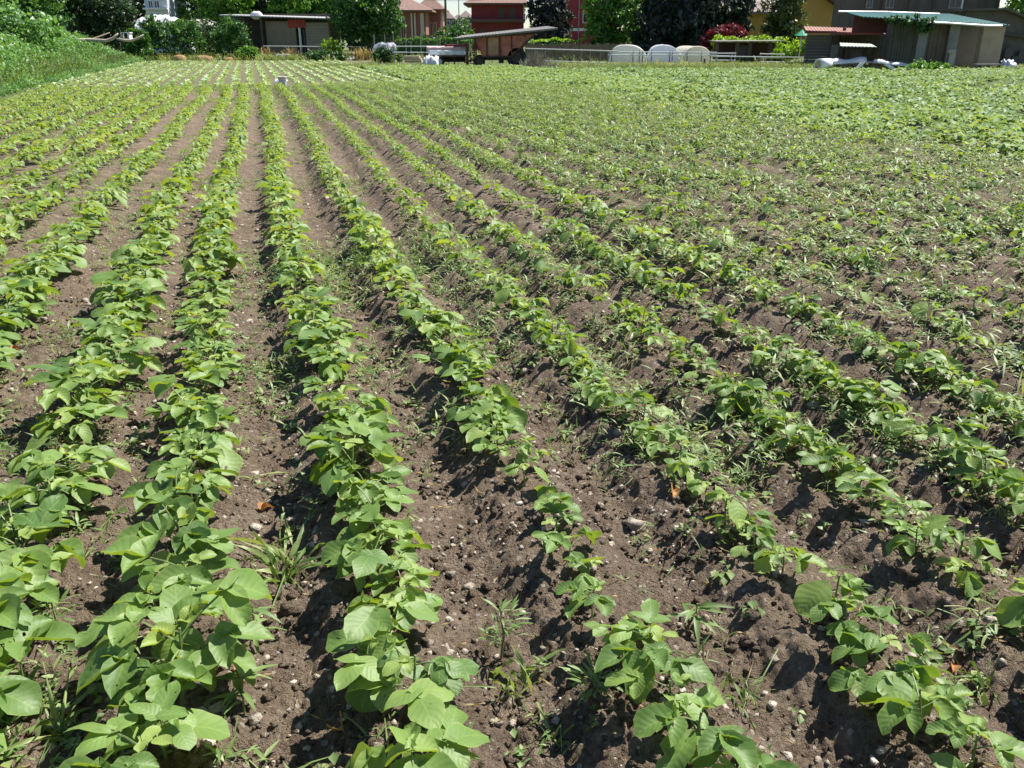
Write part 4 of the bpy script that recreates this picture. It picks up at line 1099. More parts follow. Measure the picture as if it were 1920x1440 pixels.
for k in range(6):
    V, F = stone_shape(gb, 12, 8, .5, .09); c = np.array([X(gb.uniform(632, 690), 72), 72 + gb.uniform(-.4, .4), 0])
    o.add([tuple(q) for q in V * np.array([.9, .6, .55]) + c], [tuple(q) for q in F])
o = o.build("gravel_heap", plain("grey_gravel", (.33, .30, .27), .95, .3, 9, .6), None); tag(o, "low grey heap of gravel at the end of the crop rows", "heap")
o = MB()
for k in range(3):
    V, F = stone_shape(gb, 12, 8, .6, .12); o.add([tuple(q) for q in V * np.array([.5, .4, .55]) + np.array([X(527, 74) + (k - 1) * .4, 74, .1])], [tuple(q) for q in F])
o = o.build("stone_heap", CONC, None); tag(o, "small grey heap of stones in front of the long shed", "heap")
CLAY = plain("ochre_clay", (.36, .20, .11), .95, .3, 3, .6)
for px, w, h, lab in ((333, .62, .42, "largest ochre clay mound at the foot of the shrubs"), (381, .72, .36, "ochre clay mound below the dark hollow"), (426, .45, .22, "small flat clay mound right of the other two")):
    V, F = stone_shape(gb, 14, 9, 1.0, .07); o = MB(); o.add([tuple(q) for q in V * np.array([w, .5, h]) + np.array([X(px, 72), 72, 0])], [tuple(q) for q in F]); o = o.build("clay_mound", CLAY, None, smooth=True); tag(o, lab, "mound", "clay mounds")
# dry grass clumps
for px, D, lab in ((672, 71, "straw-coloured clump of dry grass right of the gravel heap"), (688, 72, "tall rusty dry grass clump by the rail end"), (602, 76, "dry grass tuft in front of the rail"), (546, 75, "reddish dry weed tuft before the brown shed wall"), (500, 75, "dry weed tuft at the left end of the rail")):
    root = thing("dry_grass_clump", lab, "grass", (X(px, D), D, 0), "dry grass clumps"); p = Plant()
    for k in range(70): p.leaf(gb, TPL_BLADE[0], (gb.normal(0, .22), gb.normal(0, .15), 0), gb.uniform(0, 6.28), gb.uniform(.9, 1.5), 0, gb.uniform(.5, 1.15), gb.uniform(0, .4), 0, np.clip(gb.normal(.5, .25), 0, 1), .02)
    V, F, T, UV = p.arrays(); link("blades", mesh_np("blades", V, [F], DRYGRASS, tint=T, smooth=True), root)
# white sheeting, branches and crate among the left shrubs
def drape(name, px0, px1, py0, py1, D, m, label, cat, amp=.12, dep=1.2, nx=28, ny=14):
    x0, x1 = X(px0, D), X(px1, D); zt, zb = Z(py0, D), Z(py1, D)
    vs = []; 
    for j in range(ny + 1):
        for i in range(nx + 1):
            a = i / nx; b = j / ny
            q = 1 - abs(2 * a - 1) ** 3
            z = zb + (zt - zb) * (math.sin(min(1, b * 1.35) * math.pi / 2)) * (.72 + .28 * q)
            vs.append((x0 + (x1 - x0) * a, D + dep * b ** 1.6, z + amp * (fbm(np.array(a * 6 + 3.1), np.array(b * 4 + D), 5, 3) - .45)))
    fs = [(j * (nx + 1) + i, j * (nx + 1) + i + 1, (j + 1) * (nx + 1) + i + 1, (j + 1) * (nx + 1) + i) for j in range(ny) for i in range(nx)]
    n = len(vs); vs += [(x, y + .03, z - .03) for x, y, z in vs]; fs += [tuple(n + q for q in f[::-1]) for f in fs]
    o = MB(); o.add(vs, fs); o = o.build(name, m, None, smooth=True); return tag(o, label, cat)
drape("plastic_sheet", 258, 326, 29, 58, 76.5, plain('white_sheeting', (.62, .63, .66), .5, .2, 2), "white plastic sheeting draped among the shrubs below the white house", "sheet", .9, 2.2)
drape("plastic_sheet", 352, 402, 37, 56, 77.5, plain("dirty_white_sheet", (.45, .43, .37), .7, .4, 3), "dirty pale sheet on top of the dark hollow", "sheet", .5, 1.5)
WOOD = plain("bleached_wood", (.50, .42, .32), .85, .25, 3, .4)
mb = MB(); D = 58
mb.path([W(60, 80, D), W(120, 76, D), W(165, 75, D), W(200, 76.5, D), W(212, 72, D), W(221, 63, D)], [.07, .10, .11, .10, .09, .05], 8); mb.path([W(165, 75, D), W(185, 69, D + .3), W(206, 61, D + .4)], [.06, .04, .02], 6)
o = mb.build("fallen_branch", WOOD, None, smooth=True); tag(o, "long bleached branch with upturned end lying on the weedy bank", "branch", "fallen branches")
mb = MB(); mb.path([W(219, 73, D), W(235, 76, D), W(247, 76, D), W(260, 71, D), W(269, 65, D)], [.06, .08, .08, .07, .04], 8)
o = mb.build("fallen_branch", WOOD, None, smooth=True); tag(o, "short curved bleached branch right of the longer one", "branch", "fallen branches")
for a, b in (((192, 64), (208, 61)), ((186, 70), (204, 67))):
    pass
D = 60
r = thing("crate", "small white open crate behind the bleached branches", "crate", (X(234, D), D, Z(73, D)))
MB().pbox(225, 62, 243, 60.5, D, .5).pbox(238, 73, 243, 62, D, .5).pbox(225, 73, 227, 62, D, .5).pbox(227, 73, 238, 71.5, D, .5).build("shell", WHITE, r)
MB().pbox(227, 71.5, 238, 62, D, .03, .46).build("back_panel", EAVE, r)
# sheds on the right
D = 57
r = thing("shed", "dark board shed with low rust-red roof", "shed", (X(1578, D), D, 0), "sheds around the field")
boards(1506, 128, 1562, 65, D, .12, 11, False).build("left_wall", plain("grey_block_wall", (.13, .13, .135), .9, .25, 1.2), r)
boards(1562.3, 128, 1662, 62, D + 1.2, .12, 16).build("wall", DARKW, r)
mb = MB(); corrug(mb, (X(1500, D), D - .7, Z(57, D)), (X(1648, D), D - .7, Z(63, D)), (X(1644, D + 3.2), D + 3.2, Z(54.5, D + 3.2)), (X(1502, D + 3.2), D + 3.2, Z(49, D + 3.2)), 24, .02, .04); mb.build("roof", plain("rust_red_sheets", (.28, .13, .10), .7, .2, 2.5), r)
MB().pbox(1502, 62.5, 1560, 58.2, D, .03, -.72).pbox(1560, 65, 1646, 61.2, D, .03, -.72).build("fascia", plain("red_fascia", (.19, .04, .035), .7, .2, 3), r)
MB().pbox(1585, 70, 1588, 52, D, .1, .3).pbox(1560.5, 126, 1563.5, 66, D, .1, -.12).build("post", BARK, r)
D = 54.5
r = thing("hutch", "small hutch with pale greenish roof in front of the dark board shed", "hutch", (X(1602, D), D, 0))
mb = MB(); corrug(mb, (X(1571, D), D - .4, Z(87, D)), (X(1640, D), D - .4, Z(88.5, D)), (X(1632, D + 1.6), D + 1.6, Z(82, D + 1.6)), (X(1573, D + 1.6), D + 1.6, Z(80, D + 1.6)), 10, .015, .03); mb.build("roof", plain("pale_green_sheet", (.42, .47, .38), .7, .2, 3), r)
MB().pbox(1590, 118, 1618, 91, D, .06, .25).build("front_panel", plain("beige_panel", (.20, .17, .135), .85, .15, 2), r)
for px in (1573, 1588, 1619, 1635): MB().pbox(px, 128, px + 2, 88, D, .06).build("leg", BARK, r)
MB().pbox(1560, 126, 1576, 84, D + 1.1, .05).build("side_panel", GREYB, r)
D = 51
r = thing("shed", "big shed with sloping green roof, white edge and hanging ivy", "shed", (X(1750, D), D, 0), "sheds around the field")
RG = plain("green_roof_sheets", (.055, .15, .135), .5, .2, 2)
zb = Z(22, D + 4)
mb = MB(); corrug(mb, (X(1600, D), D - .5, Z(31, D)), (X(1876, D), D - .5, Z(47, D)), (X(1772, D + 4), D + 4, Z(26, D + 4)), (X(1574, D + 4), D + 4, zb), 40, .02, .04); mb.build("roof", RG, r)
mb = MB(); mb.path([W(1733, 41, D - .55), W(1790, 44, D - .55), W(1840, 47.5, D - .55), W(1879, 48.5, D - .55)], [.07, .05, .06, .05], 6); mb.build("edge_trim", PLAST, r)
mb = MB(); mb.path([W(1572, 21.5, D + 3.9), W(1660, 22.5, D + 3.9), W(1762, 26, D + 3.9)], [.05, .05, .04], 6); mb.build("ridge_trim", PLAST, r)
MB().pbox(1602, 62, 1662, 30, D + 1.4, .1).build("red_upper_wall", plain("dark_red_wall", (.12, .035, .035), .85, .3, 1.5), r)
WALLB = plain("stained_brown_wall", (.17, .13, .095), .9, .35, 1.0, .3)
boards(1660, 134, 1725, 40, D, .12, 9).build("left_wall", plain("mossy_wall", (.095, .09, .062), .9, .4, 1.0, .3), r)
boards(1725.3, 134, 1795, 44, D + .3, .12, 7).build("middle_wall", WALLB, r)
MB().pbox(1795, 131, 1846, 47, D + 1.5, .12).build("recess_wall", plain("grey_plaster", (.28, .255, .22), .9, .25, .8), r)
MB().pbox(1846, 131, 1870, 49.5, D - .3, .5).build("end_wall", plain("beige_plaster", (.42, .31, .22), .9, .2, 1.2), r)
for px in (1724, 1782): MB().pbox(px, 131, px + 3, 46, D, .1, -.12).build("post", GREYB, r)
MB().pbox(1774, 100, 1786, 93, D, .3, -.35).pbox(1777, 131, 1783, 100, D, .08, -.25).build("bracket", WOOD, r)
mb = MB(); mb.add([W(1806, 85, D + 1.3), W(1845, 85, D + 1.3), W(1845, 62, D + 1.3), W(1806, 62, D + 1.3)], [(0, 1, 2, 3)])
x = X(1690, D); root = thing("ivy", "ivy spilling from the green roof over the shed front", "plant", (x, D - .4, Z(45, D)))
bl = [(X(px, D), D - .45, Z(py, D), w, .25, h) for px, py, w, h in ((1660, 36, .5, .16), (1680, 38, .5, .2), (1700, 40, .55, .28), (1722, 44, .4, .42), (1712, 52, .22, .35), (1732, 50, .15, .28))]
C, Nn, Tt = blob_points(gb, bl, 1800, clump=.25); V, F = leaf_cards(gb, C - np.array([x, D - .4, Z(45, D)]), Nn, .10, droop=.3)
link("foliage", mesh_np("foliage", V, [F], DARK, tint=np.repeat(np.clip(.75 + Tt, 0, 1), 4)), root)
D = 49
r = thing("trestle", "low trestle with pale top standing beside the beige shed wall", "table", (X(1856, D), D, 0))
MB().pbox(1834, 122.5, 1880, 120, D, .5).build("top", GREYB, r)
for px in (1837, 1853, 1873): MB().pbox(px, 138, px + 2, 122.6, D, .05, .1).build("leg", BARK, r)
D = 55
r = thing("shed", "rough lean-to with dark roof sloping down past the right edge", "shed", (X(1900, D), D, 0), "sheds around the field")
mb = MB(); slab(mb, [(X(1780, D), D - .5, Z(17, D)), (X(1866, D), D - .5, Z(15, D)), (X(1866, D), D + 4, Z(13, D)), (X(1780, D), D + 4, Z(15, D))], .12); slab(mb, [(X(1866, D) + .003, D - .5, Z(15, D)), (X(1965, D), D - .5, Z(55, D)), (X(1965, D), D + 4, Z(55, D)), (X(1866, D) + .003, D + 4, Z(13, D))], .12); mb.build("roof", plain("mossy_roof", (.11, .10, .07), .9, .3, 2), r)
MB().prism([(X(1800, D), -.1), (X(1962, D), -.1), (X(1962, D), Z(58, D)), (X(1866, D), Z(19, D)), (X(1800, D), Z(21, D))], D, D + 3.5).build("wall", plain("patched_grey_wall", (.13, .12, .10), .9, .4, 1.0, .3), r)
MB().prism([(X(1872, D), Z(66, D)), (X(1965, D), Z(78, D)), (X(1965, D), Z(74, D)), (X(1872, D), Z(62, D))], D - .3, D - .01).build("beam", BARK, r)
for a, b in ((1880, 90), (1890, 105), (1905, 95)): MB().pbox(a, 130, a + 7, b, D, .2, -.4).build("leaning_board", DARKW, r)
drape("tarpaulin", 1893, 1916, 112, 137, 50, plain("pale_blue_sheet", (.50, .55, .64), .5, .15, 3), "crumpled pale blue plastic sheet at the right edge by the lean-to", "sheet", .4, .6)
# low shed below the lime hedge
D = 66
r = thing("shed", "low open black shed with thin flat roof under the lime hedge", "shed", (X(1403, D), D, 0), "sheds around the field")
mb = MB(); slab(mb, [(X(1342, D), D - .4, Z(77, D)), (X(1468, D), D - .4, Z(76, D)), (X(1468, D), D + 2.6, Z(75, D)), (X(1342, D), D + 2.6, Z(76, D))], .06); mb.build("roof", GREYB, r)
MB().pbox(1340, 124, 1470, 79, D + 2.2, .1).build("back_wall", EAVE, r)
for px in (1342, 1380, 1404, 1442, 1466): MB().pbox(px, 126, px + 2.5, 78.5, D, .08).build("post", BARK, r)
MB().pbox(1382, 126, 1401, 86, D, .04, .5).build("door", DARKW, r)
D = 62
r = thing("parasol", "folded green garden parasol between magnolia and red-roofed shed", "parasol", (X(1500, D), D, 0))
mb = MB(); cx = X(1500, D); 
for k in range(8):
    t0, t1 = 6.283 * k / 8, 6.283 * (k + 1) / 8; z = Z(67, D)
    mb.add([(cx, D, Z(55, D)), (cx + .48 * math.cos(t0), D + .48 * math.sin(t0), z), (cx + .48 * math.cos(t1), D + .48 * math.sin(t1), z), (cx, D, z - .02 + .12)], [(0, 1, 2), (3, 2, 1)])
mb.build("canopy", plain("green_fabric", (.02, .30, .17), .7, .2, 4), r); MB().tube((cx, D, -.1), (cx, D, Z(55, D)), .03).build("pole", WHITE, r)

# ------------------------------------------------------------------ fences
POSTM = plain('grey_steel_post', (.16, .16, .16), .5, .25, 6)
def pipe_fence(label, D, px0, px1, rails, posts, r_=.032, post_top=None, D1=None):
    D1 = D1 or D
    root = thing("pipe_fence", label, "fence", ((X(px0, D) + X(px1, D1)) / 2, (D + D1) / 2, 0), "rails and pipe fences")
    for a, b in rails: MB().tube((X(px0, D), D, Z(a, D)), (X(px1, D1), D1, Z(b, D1)), r_).build("rail", GALV, root)
    for px in posts:
        f = (px - px0) / (px1 - px0); d = D + (D1 - D) * f
        MB().tube((X(px, d), d + .06, -.15), (X(px, d), d + .06, post_top if post_top else Z(rails[0][0] + f * (rails[0][1] - rails[0][0]) - 3, d)), r_ * 1.1).build("post", POSTM, root)
pipe_fence("pale pipe fence starting beside the rusty trailer", 58.5, 985, 1160, [(91, 96), (113, 119)], (1016, 1022, 1074, 1090, 1107, 1126, 1140))
pipe_fence("pipe fence crossing in front of the white tunnels", 59.5, 1140, 1345, [(97, 98.5), (103, 104), (119, 121.5)], (1148, 1188, 1200, 1206, 1223, 1257, 1262, 1290, 1317, 1334))
pipe_fence("grey metal hurdle right of the white tunnels", 61, 1332, 1381, [(100, 100), (105, 105), (113, 113), (121, 121)], (1334, 1374, 1380))
pipe_fence("long low double rail in front of the black shed", 60, 1330, 1530, [(105.5, 108), (121.5, 124)], (1345, 1372, 1428, 1478, 1516))
pipe_fence("grey metal hurdle in front of the black shed", 60.8, 1426, 1473, [(101, 102), (108, 108), (116, 116)], (1428, 1470))
D = 70
r = thing("paling_fence", "brown paling fence behind the pipe rails", "fence", (X(1090, D), D, 0)); mb = MB()
for k in range(72):
    a = 985 + k * 2.65; h = gb.uniform(80, 85); mb.pbox(a, 114, a + 1.9, h, D, .025, gb.uniform(0, .03))
mb.build("palings", plain("brown_palings", (.20, .145, .095), .9, .4, 3, .3), r)
MB().tube((X(984, D), D + .09, .35), (X(1176, D), D + .09, .35), .03).tube((X(984, D), D + .09, .95), (X(1176, D), D + .09, .95), .03).build("rail", BARK, r)
D = 72
r = thing("mesh_fence", "green wire fence with thin posts before the trimmed hedge", "fence", (X(810, D), D, 0)); mb = MB()
for k in range(34):
    a = 700 + k * 5.5; mb.tube((X(a, D), D, 0), (X(a, D), D, Z(66, D)), .006, n=4)
for k in range(8): mb.tube((X(700, D), D - .015, .15 + k * .24), (X(882, D), D - .015, .15 + k * .24), .006, n=4)
mb.build("wire_mesh", plain("green_wire", (.10, .2, .14), .6, .2, 4), r)
for px in (702, 722, 738, 761, 789, 825, 858, 880): MB().tube((X(px, D), D + .04, -.1), (X(px, D), D + .04, Z(64, D)), .03).build("post", CONC, r)
pipe_fence("thin rail fence running to the small white cart", 62, 735, 880, [(87, 87), (98, 99)], (738, 770, 800, 840))
D = 56.5
o = MB().tube((X(1323, D), D, -.1), (X(1323, D), D, Z(110, D)), .06, .055, 8).build("wooden_stake", BARK, None); tag(o, "short dark wooden stake in the grass before the tunnels", "stake")
D = 40
o = MB().tube((X(1163, D, 150), D, -.1), (X(1163, D, 150), D, .32), .035, .03, 8).build("marker_stake", plain("pale_blue_plastic", (.50, .58, .66), .5, .1, 6), None); tag(o, "short pale blue marker stake in the leafy crop", "stake")

# ------------------------------------------------------------------ white covered tunnels
def tunnel(label, px0, px1, top, D, dep, m, skew):
    x0, x1 = X(px0, D), X(px1, D); h = Z(top, D); cx = (x0 + x1) / 2; w = (x1 - x0) / 2
    root = thing("tunnel_cover", label, "tunnel", (cx, D, 0), "white covered tunnels")
    prof = []
    for k in range(15):
        t = math.pi * k / 14; c = math.cos(t); s = math.sin(t)
        prof.append((math.copysign(abs(c) ** .80, c) - .13 * s * s, abs(s) ** .82 if k not in (0, 14) else 0))
    vs = []; nj = 12
    for j in range(nj + 1):
        f = j / nj
        for k, (a, b) in enumerate(prof):
            sag = .05 * math.cos(f * 4 * 2 * math.pi) * b + .07 * float(fbm(np.array(a * 3 + px0), np.array(f * 7.), 5, 3) - .45)
            vs.append((cx + a * w * (1 + sag * .3) + skew * (f - .5), D + dep * f, max(-.02, b * h * (1 + sag))))
    n = len(prof); fs = [(j * n + k, (j + 1) * n + k, (j + 1) * n + k + 1, j * n + k + 1) for j in range(nj) for k in range(n - 1)]
    MB().add(vs, fs).build("cover", m, root, smooth=True)
    # end sheet: gathered film closing the front
    ev = []; ef = []
    for q in range(5):
        f = 1 - q / 4.0
        for k, (a, b) in enumerate(prof): ev.append((cx + a * w * f * .995 - skew * .5, D + .004 - .07 * (1 - f) + .02 * math.sin(k * 2.3 + q), max(-.02, b * h * (f if q else .995) )))
    ef = [(q * n + k, q * n + k + 1, (q + 1) * n + k + 1, (q + 1) * n + k) for q in range(4) for k in range(n - 1)]
    MB().add(ev, ef).build("end_sheet", m, root, smooth=True)
    for f in (0.02, .5, .98):
        hb = MB(); pts = [(cx + a * w * 1.012 + skew * (f - .5), D + dep * f, b * h * 1.012) for a, b in prof]
        hb.path(pts, [.016] * n, 5); hb.build("hoop", GALV, root, smooth=True)
tunnel("leftmost rounded white fleece tunnel behind the pipe fence", 1149, 1221, 85.5, 62.5, 3.4, film("white_fleece", (.82, .82, .78)), .5)
tunnel("middle bluish white film tunnel with peaked top", 1221.5, 1284, 85.5, 63.5, 3.4, film("bluish_film", (.78, .81, .88)), .4)
tunnel("rightmost cream-coloured covered tunnel", 1281, 1333, 88, 62.2, 3.4, film("cream_fleece", (.78, .75, .64)), -.3)

# ------------------------------------------------------------------ rusty tipping trailer
D = 54
r = thing("farm_trailer", "rusty brown tipping trailer covered with a tilted pale sheet", "trailer", (X(945, D), D, 0))
dep = 2.3
def P(px, py): return (X(px, D, py), Z(py, D))
prof = [P(889, 68), P(1004, 62), P(985, 86), P(960, 105), P(904, 106)]
mb = MB(); mb.prism(prof, D, D + dep); mb.build("body", RUST, r)
mb = MB()
for px, t, b in ((889, 68, 107), (912, 67, 107), (936, 66, 106), (958, 65, 105)): mb.pbox(px, b, px + 2.6, t, D, .06, -.065)
a, b_ = P(889, 69), P(1004, 63); mb.tube((a[0], D - .05, a[1]), (b_[0], D - .05, b_[1]), .05)
a, b_ = P(903, 107), P(960, 106); mb.tube((a[0], D - .05, a[1]), (b_[0], D - .05, b_[1]), .05)
a, b_ = P(960, 105), P(1002, 66); mb.tube((a[0], D - .06, a[1]), (b_[0], D - .06, b_[1]), .045); mb.build("ribs", plain("dark_rust", (.085, .045, .035), .8, .3, 3, .3), r)
MB().pbox(915, 102, 934, 72, D, .012, -.016).build("side_panel", plain("faded_ochre_rust", (.44, .25, .14), .8, .3, 2.5, .3), r)
MB().pbox(894, 113, 985, 107.5, D, .12, .3).pbox(894, 113, 985, 107.5, D, .12, 1.8).pbox(935, 119, 944, 108, D, 1.5, .4).build("chassis", plain("black_steel", (.04, .034, .03), .7, .3, 4), r)
def wheel(root, px, py, D, rad, wd, hubm=BARK):
    c = W(px, py, D); n = 28; mb = MB(); vs = []; fs = []
    pr = [(rad * .55, -.5), (rad * .86, -.5), (rad, -.32), (rad, .32), (rad * .86, .5), (rad * .55, .5)]
    for i in range(n):
        t = 6.2832 * i / n
        for q, o in pr: vs.append((c[0] + q * math.cos(t), c[1] + o * wd, rad + q * math.sin(t)))
    m = len(pr)
    for i in range(n):
        for k in range(m): fs.append((i * m + k, i * m + (k + 1) % m, ((i + 1) % n) * m + (k + 1) % m, ((i + 1) % n) * m + k))
    w = mb.add(vs, fs).build("wheel", BLACK, root, smooth=True)
    MB().tube((c[0], c[1] - wd * .3, rad), (c[0], c[1] + wd * .3, rad), rad * .56, n=24).tube((c[0], c[1] - wd * .5, rad), (c[0], c[1] - wd * .3, rad), rad * .2, n=12).build("rim", hubm, w)
wheel(r, 968, 113, D + .15, .58, .3); wheel(r, 968, 113, D + 2.1, .58, .3); wheel(r, 899, 117, D + .15, .34, .22); wheel(r, 899, 117, D + 2.1, .34, .22)
MB().tube((X(894, D), D + 1.1, .5), (X(868, D), D + 1.1, .25), .05).build("drawbar", RUST, r)
sheet = thing("roofing_sheet", "long pale corrugated sheet lying tilted across the trailer top", "sheet", (X(948, D), D, Z(70, D)))
mb = MB(); a = W(851, 71.5, D - .35); b_ = W(1046, 52, D - .35); c_ = (b_[0] - .5, D + 2.7, b_[2] + .13); d_ = (a[0] + .3, D + 2.7, a[2] + .16)
corrug(mb, a, b_, c_, d_, 30, .008, .09); mb.build("sheet", plain("pale_grey_sheet", (.17, .155, .135), .6, .2, 2.5), sheet)
mb = MB(); mb.tube((a[0] + .1, D - .2, a[2] - .10), (b_[0] - .2, D - .2, b_[2] - .10), .035); mb.tube((X(890, D), D - .2, Z(70, D)), (X(893, D), D - .2, Z(78, D)), .03); mb.tube((X(972, D), D - .1, Z(62, D)), (X(985, D), D - .1, Z(69, D)), .03); mb.build("batten", BARK, sheet)
# pallets standing behind the cart
for k in range(5):
    z = .05 + k * .17; x0, x1 = X(880.5, 56, 90), X(895, 56, 90)
    root = thing("pallet", ["lowest pallet of the stack left of the trailer", "second pallet from the ground left of the trailer", "middle pallet of the stack left of the trailer", "fourth pallet up in the stack left of the trailer", "topmost weathered pallet in the stack left of the trailer"][k], "pallet", ((x0 + x1) / 2, 56, z), "stacked pallets")
    dx = gb.uniform(-.04, .04); mb = MB()
    for q in range(5): mb.box(x0 + dx, x1 + dx, 56 + q * .2, 56 + q * .2 + .12, z + .10, z + .125)
    mb.build("deck_boards", BOARD, root); mb = MB()
    for q in range(3): mb.box(x0 + dx + q * ((x1 - x0) / 2 - .04), x0 + dx + q * ((x1 - x0) / 2 - .04) + .08, 56, 56.92, z, z + .098)
    mb.build("bearers", BOARD, root)
# white cart
D = 55
r = thing("cart", "low farm cart loaded under a white and pink sheet left of the trailer", "cart", (X(838, D), D, 0))
MB().pbox(802, 106, 873, 103, D, 1.6).build("platform", plain("cart_boards", (.20, .14, .10), .85, .3, 2), r)
MB().pbox(806, 117, 872, 106.2, D, .08, .8).pbox(850, 120, 853, 106.2, D, .1, .3).build("frame", plain("cart_frame", (.06, .045, .035), .8, .3, 3), r)
MB().pbox(834, 89, 878, 83.5, D, 1.3, .3).build("red_box", plain("dark_red_box", (.28, .03, .035), .6, .2, 3), r)
MB().pbox(873.5, 122, 879, 85, D, .12, -.15).build("post", plain("rust_post", (.17, .075, .05), .8, .3, 3), r)
wheel(r, 824, 116, D - .12, .31, .18, WHITE); wheel(r, 824, 116, D + 1.6, .31, .18, WHITE)
def sheetcover(name, px0, px1, pt, pb, D, m, label, parent=None):
    x0, x1 = X(px0, D), X(px1, D); zt, zb = Z(pt, D), Z(pb, D); vs = []; nx, ny = 26, 9
    for j in range(ny + 1):
        for i in range(nx + 1):
            a = i / nx; f = j / ny; w = float(fbm(np.array(a * 7 + px0), np.array(f * 2.), 8, 3)) - .45
            if f < .45: y = D - .06 - .10 * w - .03 * math.sin(a * 31); z = zb + (zt - zb) * (f / .45) + (.06 * w if f == 0 else 0)
            else: y = D - .06 + (f - .45) / .55 * 1.5; z = zt + .10 * w + .05 * math.sin((f - .45) / .55 * math.pi)
            vs.append((x0 + (x1 - x0) * a, y, z))
    fs = [(j * (nx + 1) + i, j * (nx + 1) + i + 1, (j + 1) * (nx + 1) + i + 1, (j + 1) * (nx + 1) + i) for j in range(ny) for i in range(nx)]
    n = len(vs); vs += [(x, y + .012, z - .012) for x, y, z in vs]; fs += [tuple(n + q for q in f[::-1]) for f in fs]
    return MB().add(vs, fs).build(name, m, parent, label, smooth=True)
sheetcover("white_sheet", 803, 872, 95, 102.5, D, PLAST, None, r)
sheetcover("pink_sheet", 800, 873, 88.5, 95.5, D + .12, plain("faded_pink_sheet", (.58, .40, .38), .6, .2, 3), None, r)
drape("plastic_sheet", 792, 821, 107, 124, 54.2, plain("grey_white_film", (.62, .62, .64), .4, .2, 3), "crumpled whitish film heaped beside the cart wheel", "sheet", .6, .7)
for k, (px0, px1, py, lab) in enumerate(((757, 786, 105, "topmost pale plank of the pile left of the cart"), (755, 789, 109.5, "second plank of the pile left of the cart"), (758, 790, 114, "lowest plank of the pile left of the cart"))):
    o = MB().pbox(px0, py + 3.4, px1, py, 58, .9, .1 * k).build("plank", BOARD, None); tag(o, lab, "plank", "planks piled left of the cart")
drape("tarpaulin", 699, 742, 80, 102, 66, TARP, "blue grey tarpaulin over a low heap right of the big dark tree", "sheet", .3, 1.3)
r = thing("brush_pile", "pile of dead grey brushwood right of the trailer wheel", "brush", (X(1012, 53), 53, 0)); mb = MB()
for k in range(320):
    bx0 = gb.normal(X(1008, 53), .45); by0 = 53 + gb.normal(0, .35); t = gb.uniform(0, 6.28); l = gb.uniform(.3, .9)
    mb.tube((bx0, by0, gb.uniform(0, .15)), (bx0 + math.cos(t) * l * .45, by0 + math.sin(t) * l * .4, gb.uniform(.25, 1.0) * (1.1 - .6 * abs(bx0 - X(1006, 53)))), gb.uniform(.012, .03), .008, 4)
mb.build("twigs", plain("dead_twigs", (.34, .29, .23), .9, .4, 5, .2), r)
# white plastic roll on the grass at the right
D = 49.5
r = thing("plastic_roll", "long roll of white plastic film lying on the grass before the sheds", "roll", (X(1612, D), D, 0))
mb = MB(); c0 = W(1534, 122, D); c1 = W(1553, 120, D + .4)
def ring_tube(c0, c1, ro, ri, n=22):
    mb = MB(); vs = []; fs = []; d = (Vector(c1) - Vector(c0)).normalized(); a = d.cross(Vector((0, 0, 1))).normalized(); b = a.cross(d)
    for c, q in ((c0, ri), (c0, ro), (c1, ro), (c1, ri)):
        for i in range(n):
            t = 6.2832 * i / n; vs.append(Vector(c) + a * (q * math.cos(t)) + b * (q * math.sin(t)))
    for k in range(4):
        for i in range(n): fs.append((k * n + i, k * n + (i + 1) % n, ((k + 1) % 4) * n + (i + 1) % n, ((k + 1) % 4) * n + i))
    return mb.add(vs, fs)
ring_tube((c0[0], D, .30), (c1[0] + .1, D + .5, .30), .29, .2).build("roll_end", PLAST, r, smooth=True)
MB().tube((c0[0] + .02, D + .03, .30), (c0[0] + .2, D + .3, .30), .195, .19, 16).build("core", BOARD, r)
def ridge_strip(pts, w, m, name):
    vs = []; nk = 9
    for i, (x, y, z, h) in enumerate(pts):
        for k in range(nk):
            t = math.pi * k / (nk - 1); vs.append((x, y - math.cos(t) * w, max(.02, z + math.sin(t) * h - .04 * abs(math.sin(i * 1.7 + k)))))
    fs = [(i * nk + k, (i + 1) * nk + k, (i + 1) * nk + k + 1, i * nk + k + 1) for i in range(len(pts) - 1) for k in range(nk - 1)]
    fs += [tuple(range(nk)), tuple(range((len(pts) - 1) * nk + nk - 1, (len(pts) - 1) * nk - 1, -1))]
    MB().add(vs, fs).build(name, m, r, smooth=True)
pts = []
for i in range(27):
    f = i / 26; px = 1553 + f * 68; p = W(px, 118, D + .5); pts.append((p[0], p[1], .30 + .12 * f, .24 + .05 * math.sin(f * 9)))
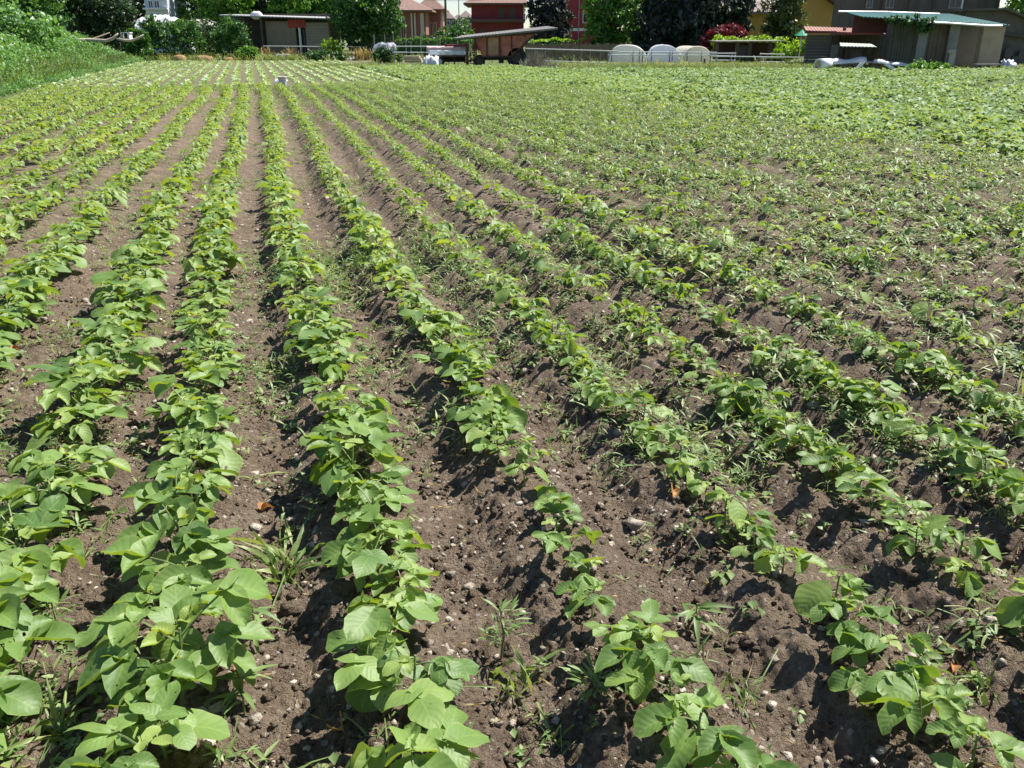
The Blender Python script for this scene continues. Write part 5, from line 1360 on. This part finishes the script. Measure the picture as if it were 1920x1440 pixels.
ridge_strip(pts, .30, film("roll_film", (.86, .86, .87)), "film")
pts = []
for i in range(27):
    f = i / 26; px = 1640 + f * 67; p = W(px, 118, D + .3); pts.append((p[0], p[1], .40 - .24 * f, .18 + .03 * math.sin(f * 11)))
ridge_strip(pts, .28, film("roll_film", (.86, .86, .87)), "film")
pts = []
for i in range(20):
    f = i / 19; px = 1618 + f * 34; p = W(px, 118, D + .5); pts.append((p[0], p[1], .42 - .08 * f, .07))
ridge_strip(pts, .2, plain("dull_film", (.40, .40, .42), .5, .3, 3), "dull_fold")
MB().prism([(X(1606, D), 0), (X(1614, D), 0), (X(1626, D), .42), (X(1618, D), .42)], D - .1, D).prism([(X(1660, D), .3), (X(1672, D), .28), (X(1688, D), .03), (X(1676, D), .03)], D - .12, D - .02).build("hanging_flap", PLAST, r)
mb = MB()
for px in (1578, 1600, 1632, 1650): mb.pbox(px, 129, px + 16, 119, D + .5, .3)
mb.build("support_blocks", plain("mixed_rubble", (.20, .15, .11), .9, .5, 4, .5), r)
# white bucket in the field
x, y = G(531, 163); y0 = y
r = thing("bucket", "white plastic bucket standing at the end of the bean rows", "bucket", (x, y, 0))
n = 24; vs = []; 
for rad, z in ((.12, 0), (.135, .16), (.15, .30), (.16, .30), (.16, .33), (.145, .33), (.14, .30), (.11, .02)):
    for i in range(n): t = 6.2832 * i / n; vs.append((x + rad * math.cos(t), y + rad * math.sin(t), z + .02))
fs = [(k * n + i, k * n + (i + 1) % n, (k + 1) * n + (i + 1) % n, (k + 1) * n + i) for k in range(7) for i in range(n)] + [tuple(range(7 * n, 8 * n))]
MB().add(vs, fs).build("pail", plain("grey_white_bucket", (.55, .54, .53), .5, .12, 5), r, smooth=True)
mb = MB(); mb.path([(x - .16, y, .33), (x - .13, y - .1, .25), (x, y - .16, .2), (x + .13, y - .1, .25), (x + .16, y, .33)], [.006] * 5, 5); mb.build("handle", GALV, r)
drape("fleece", 508, 527, 146, 161, 33.2, PLAST, "small crumpled white fleece left of the bucket", "sheet", .25, .5, 16, 8)
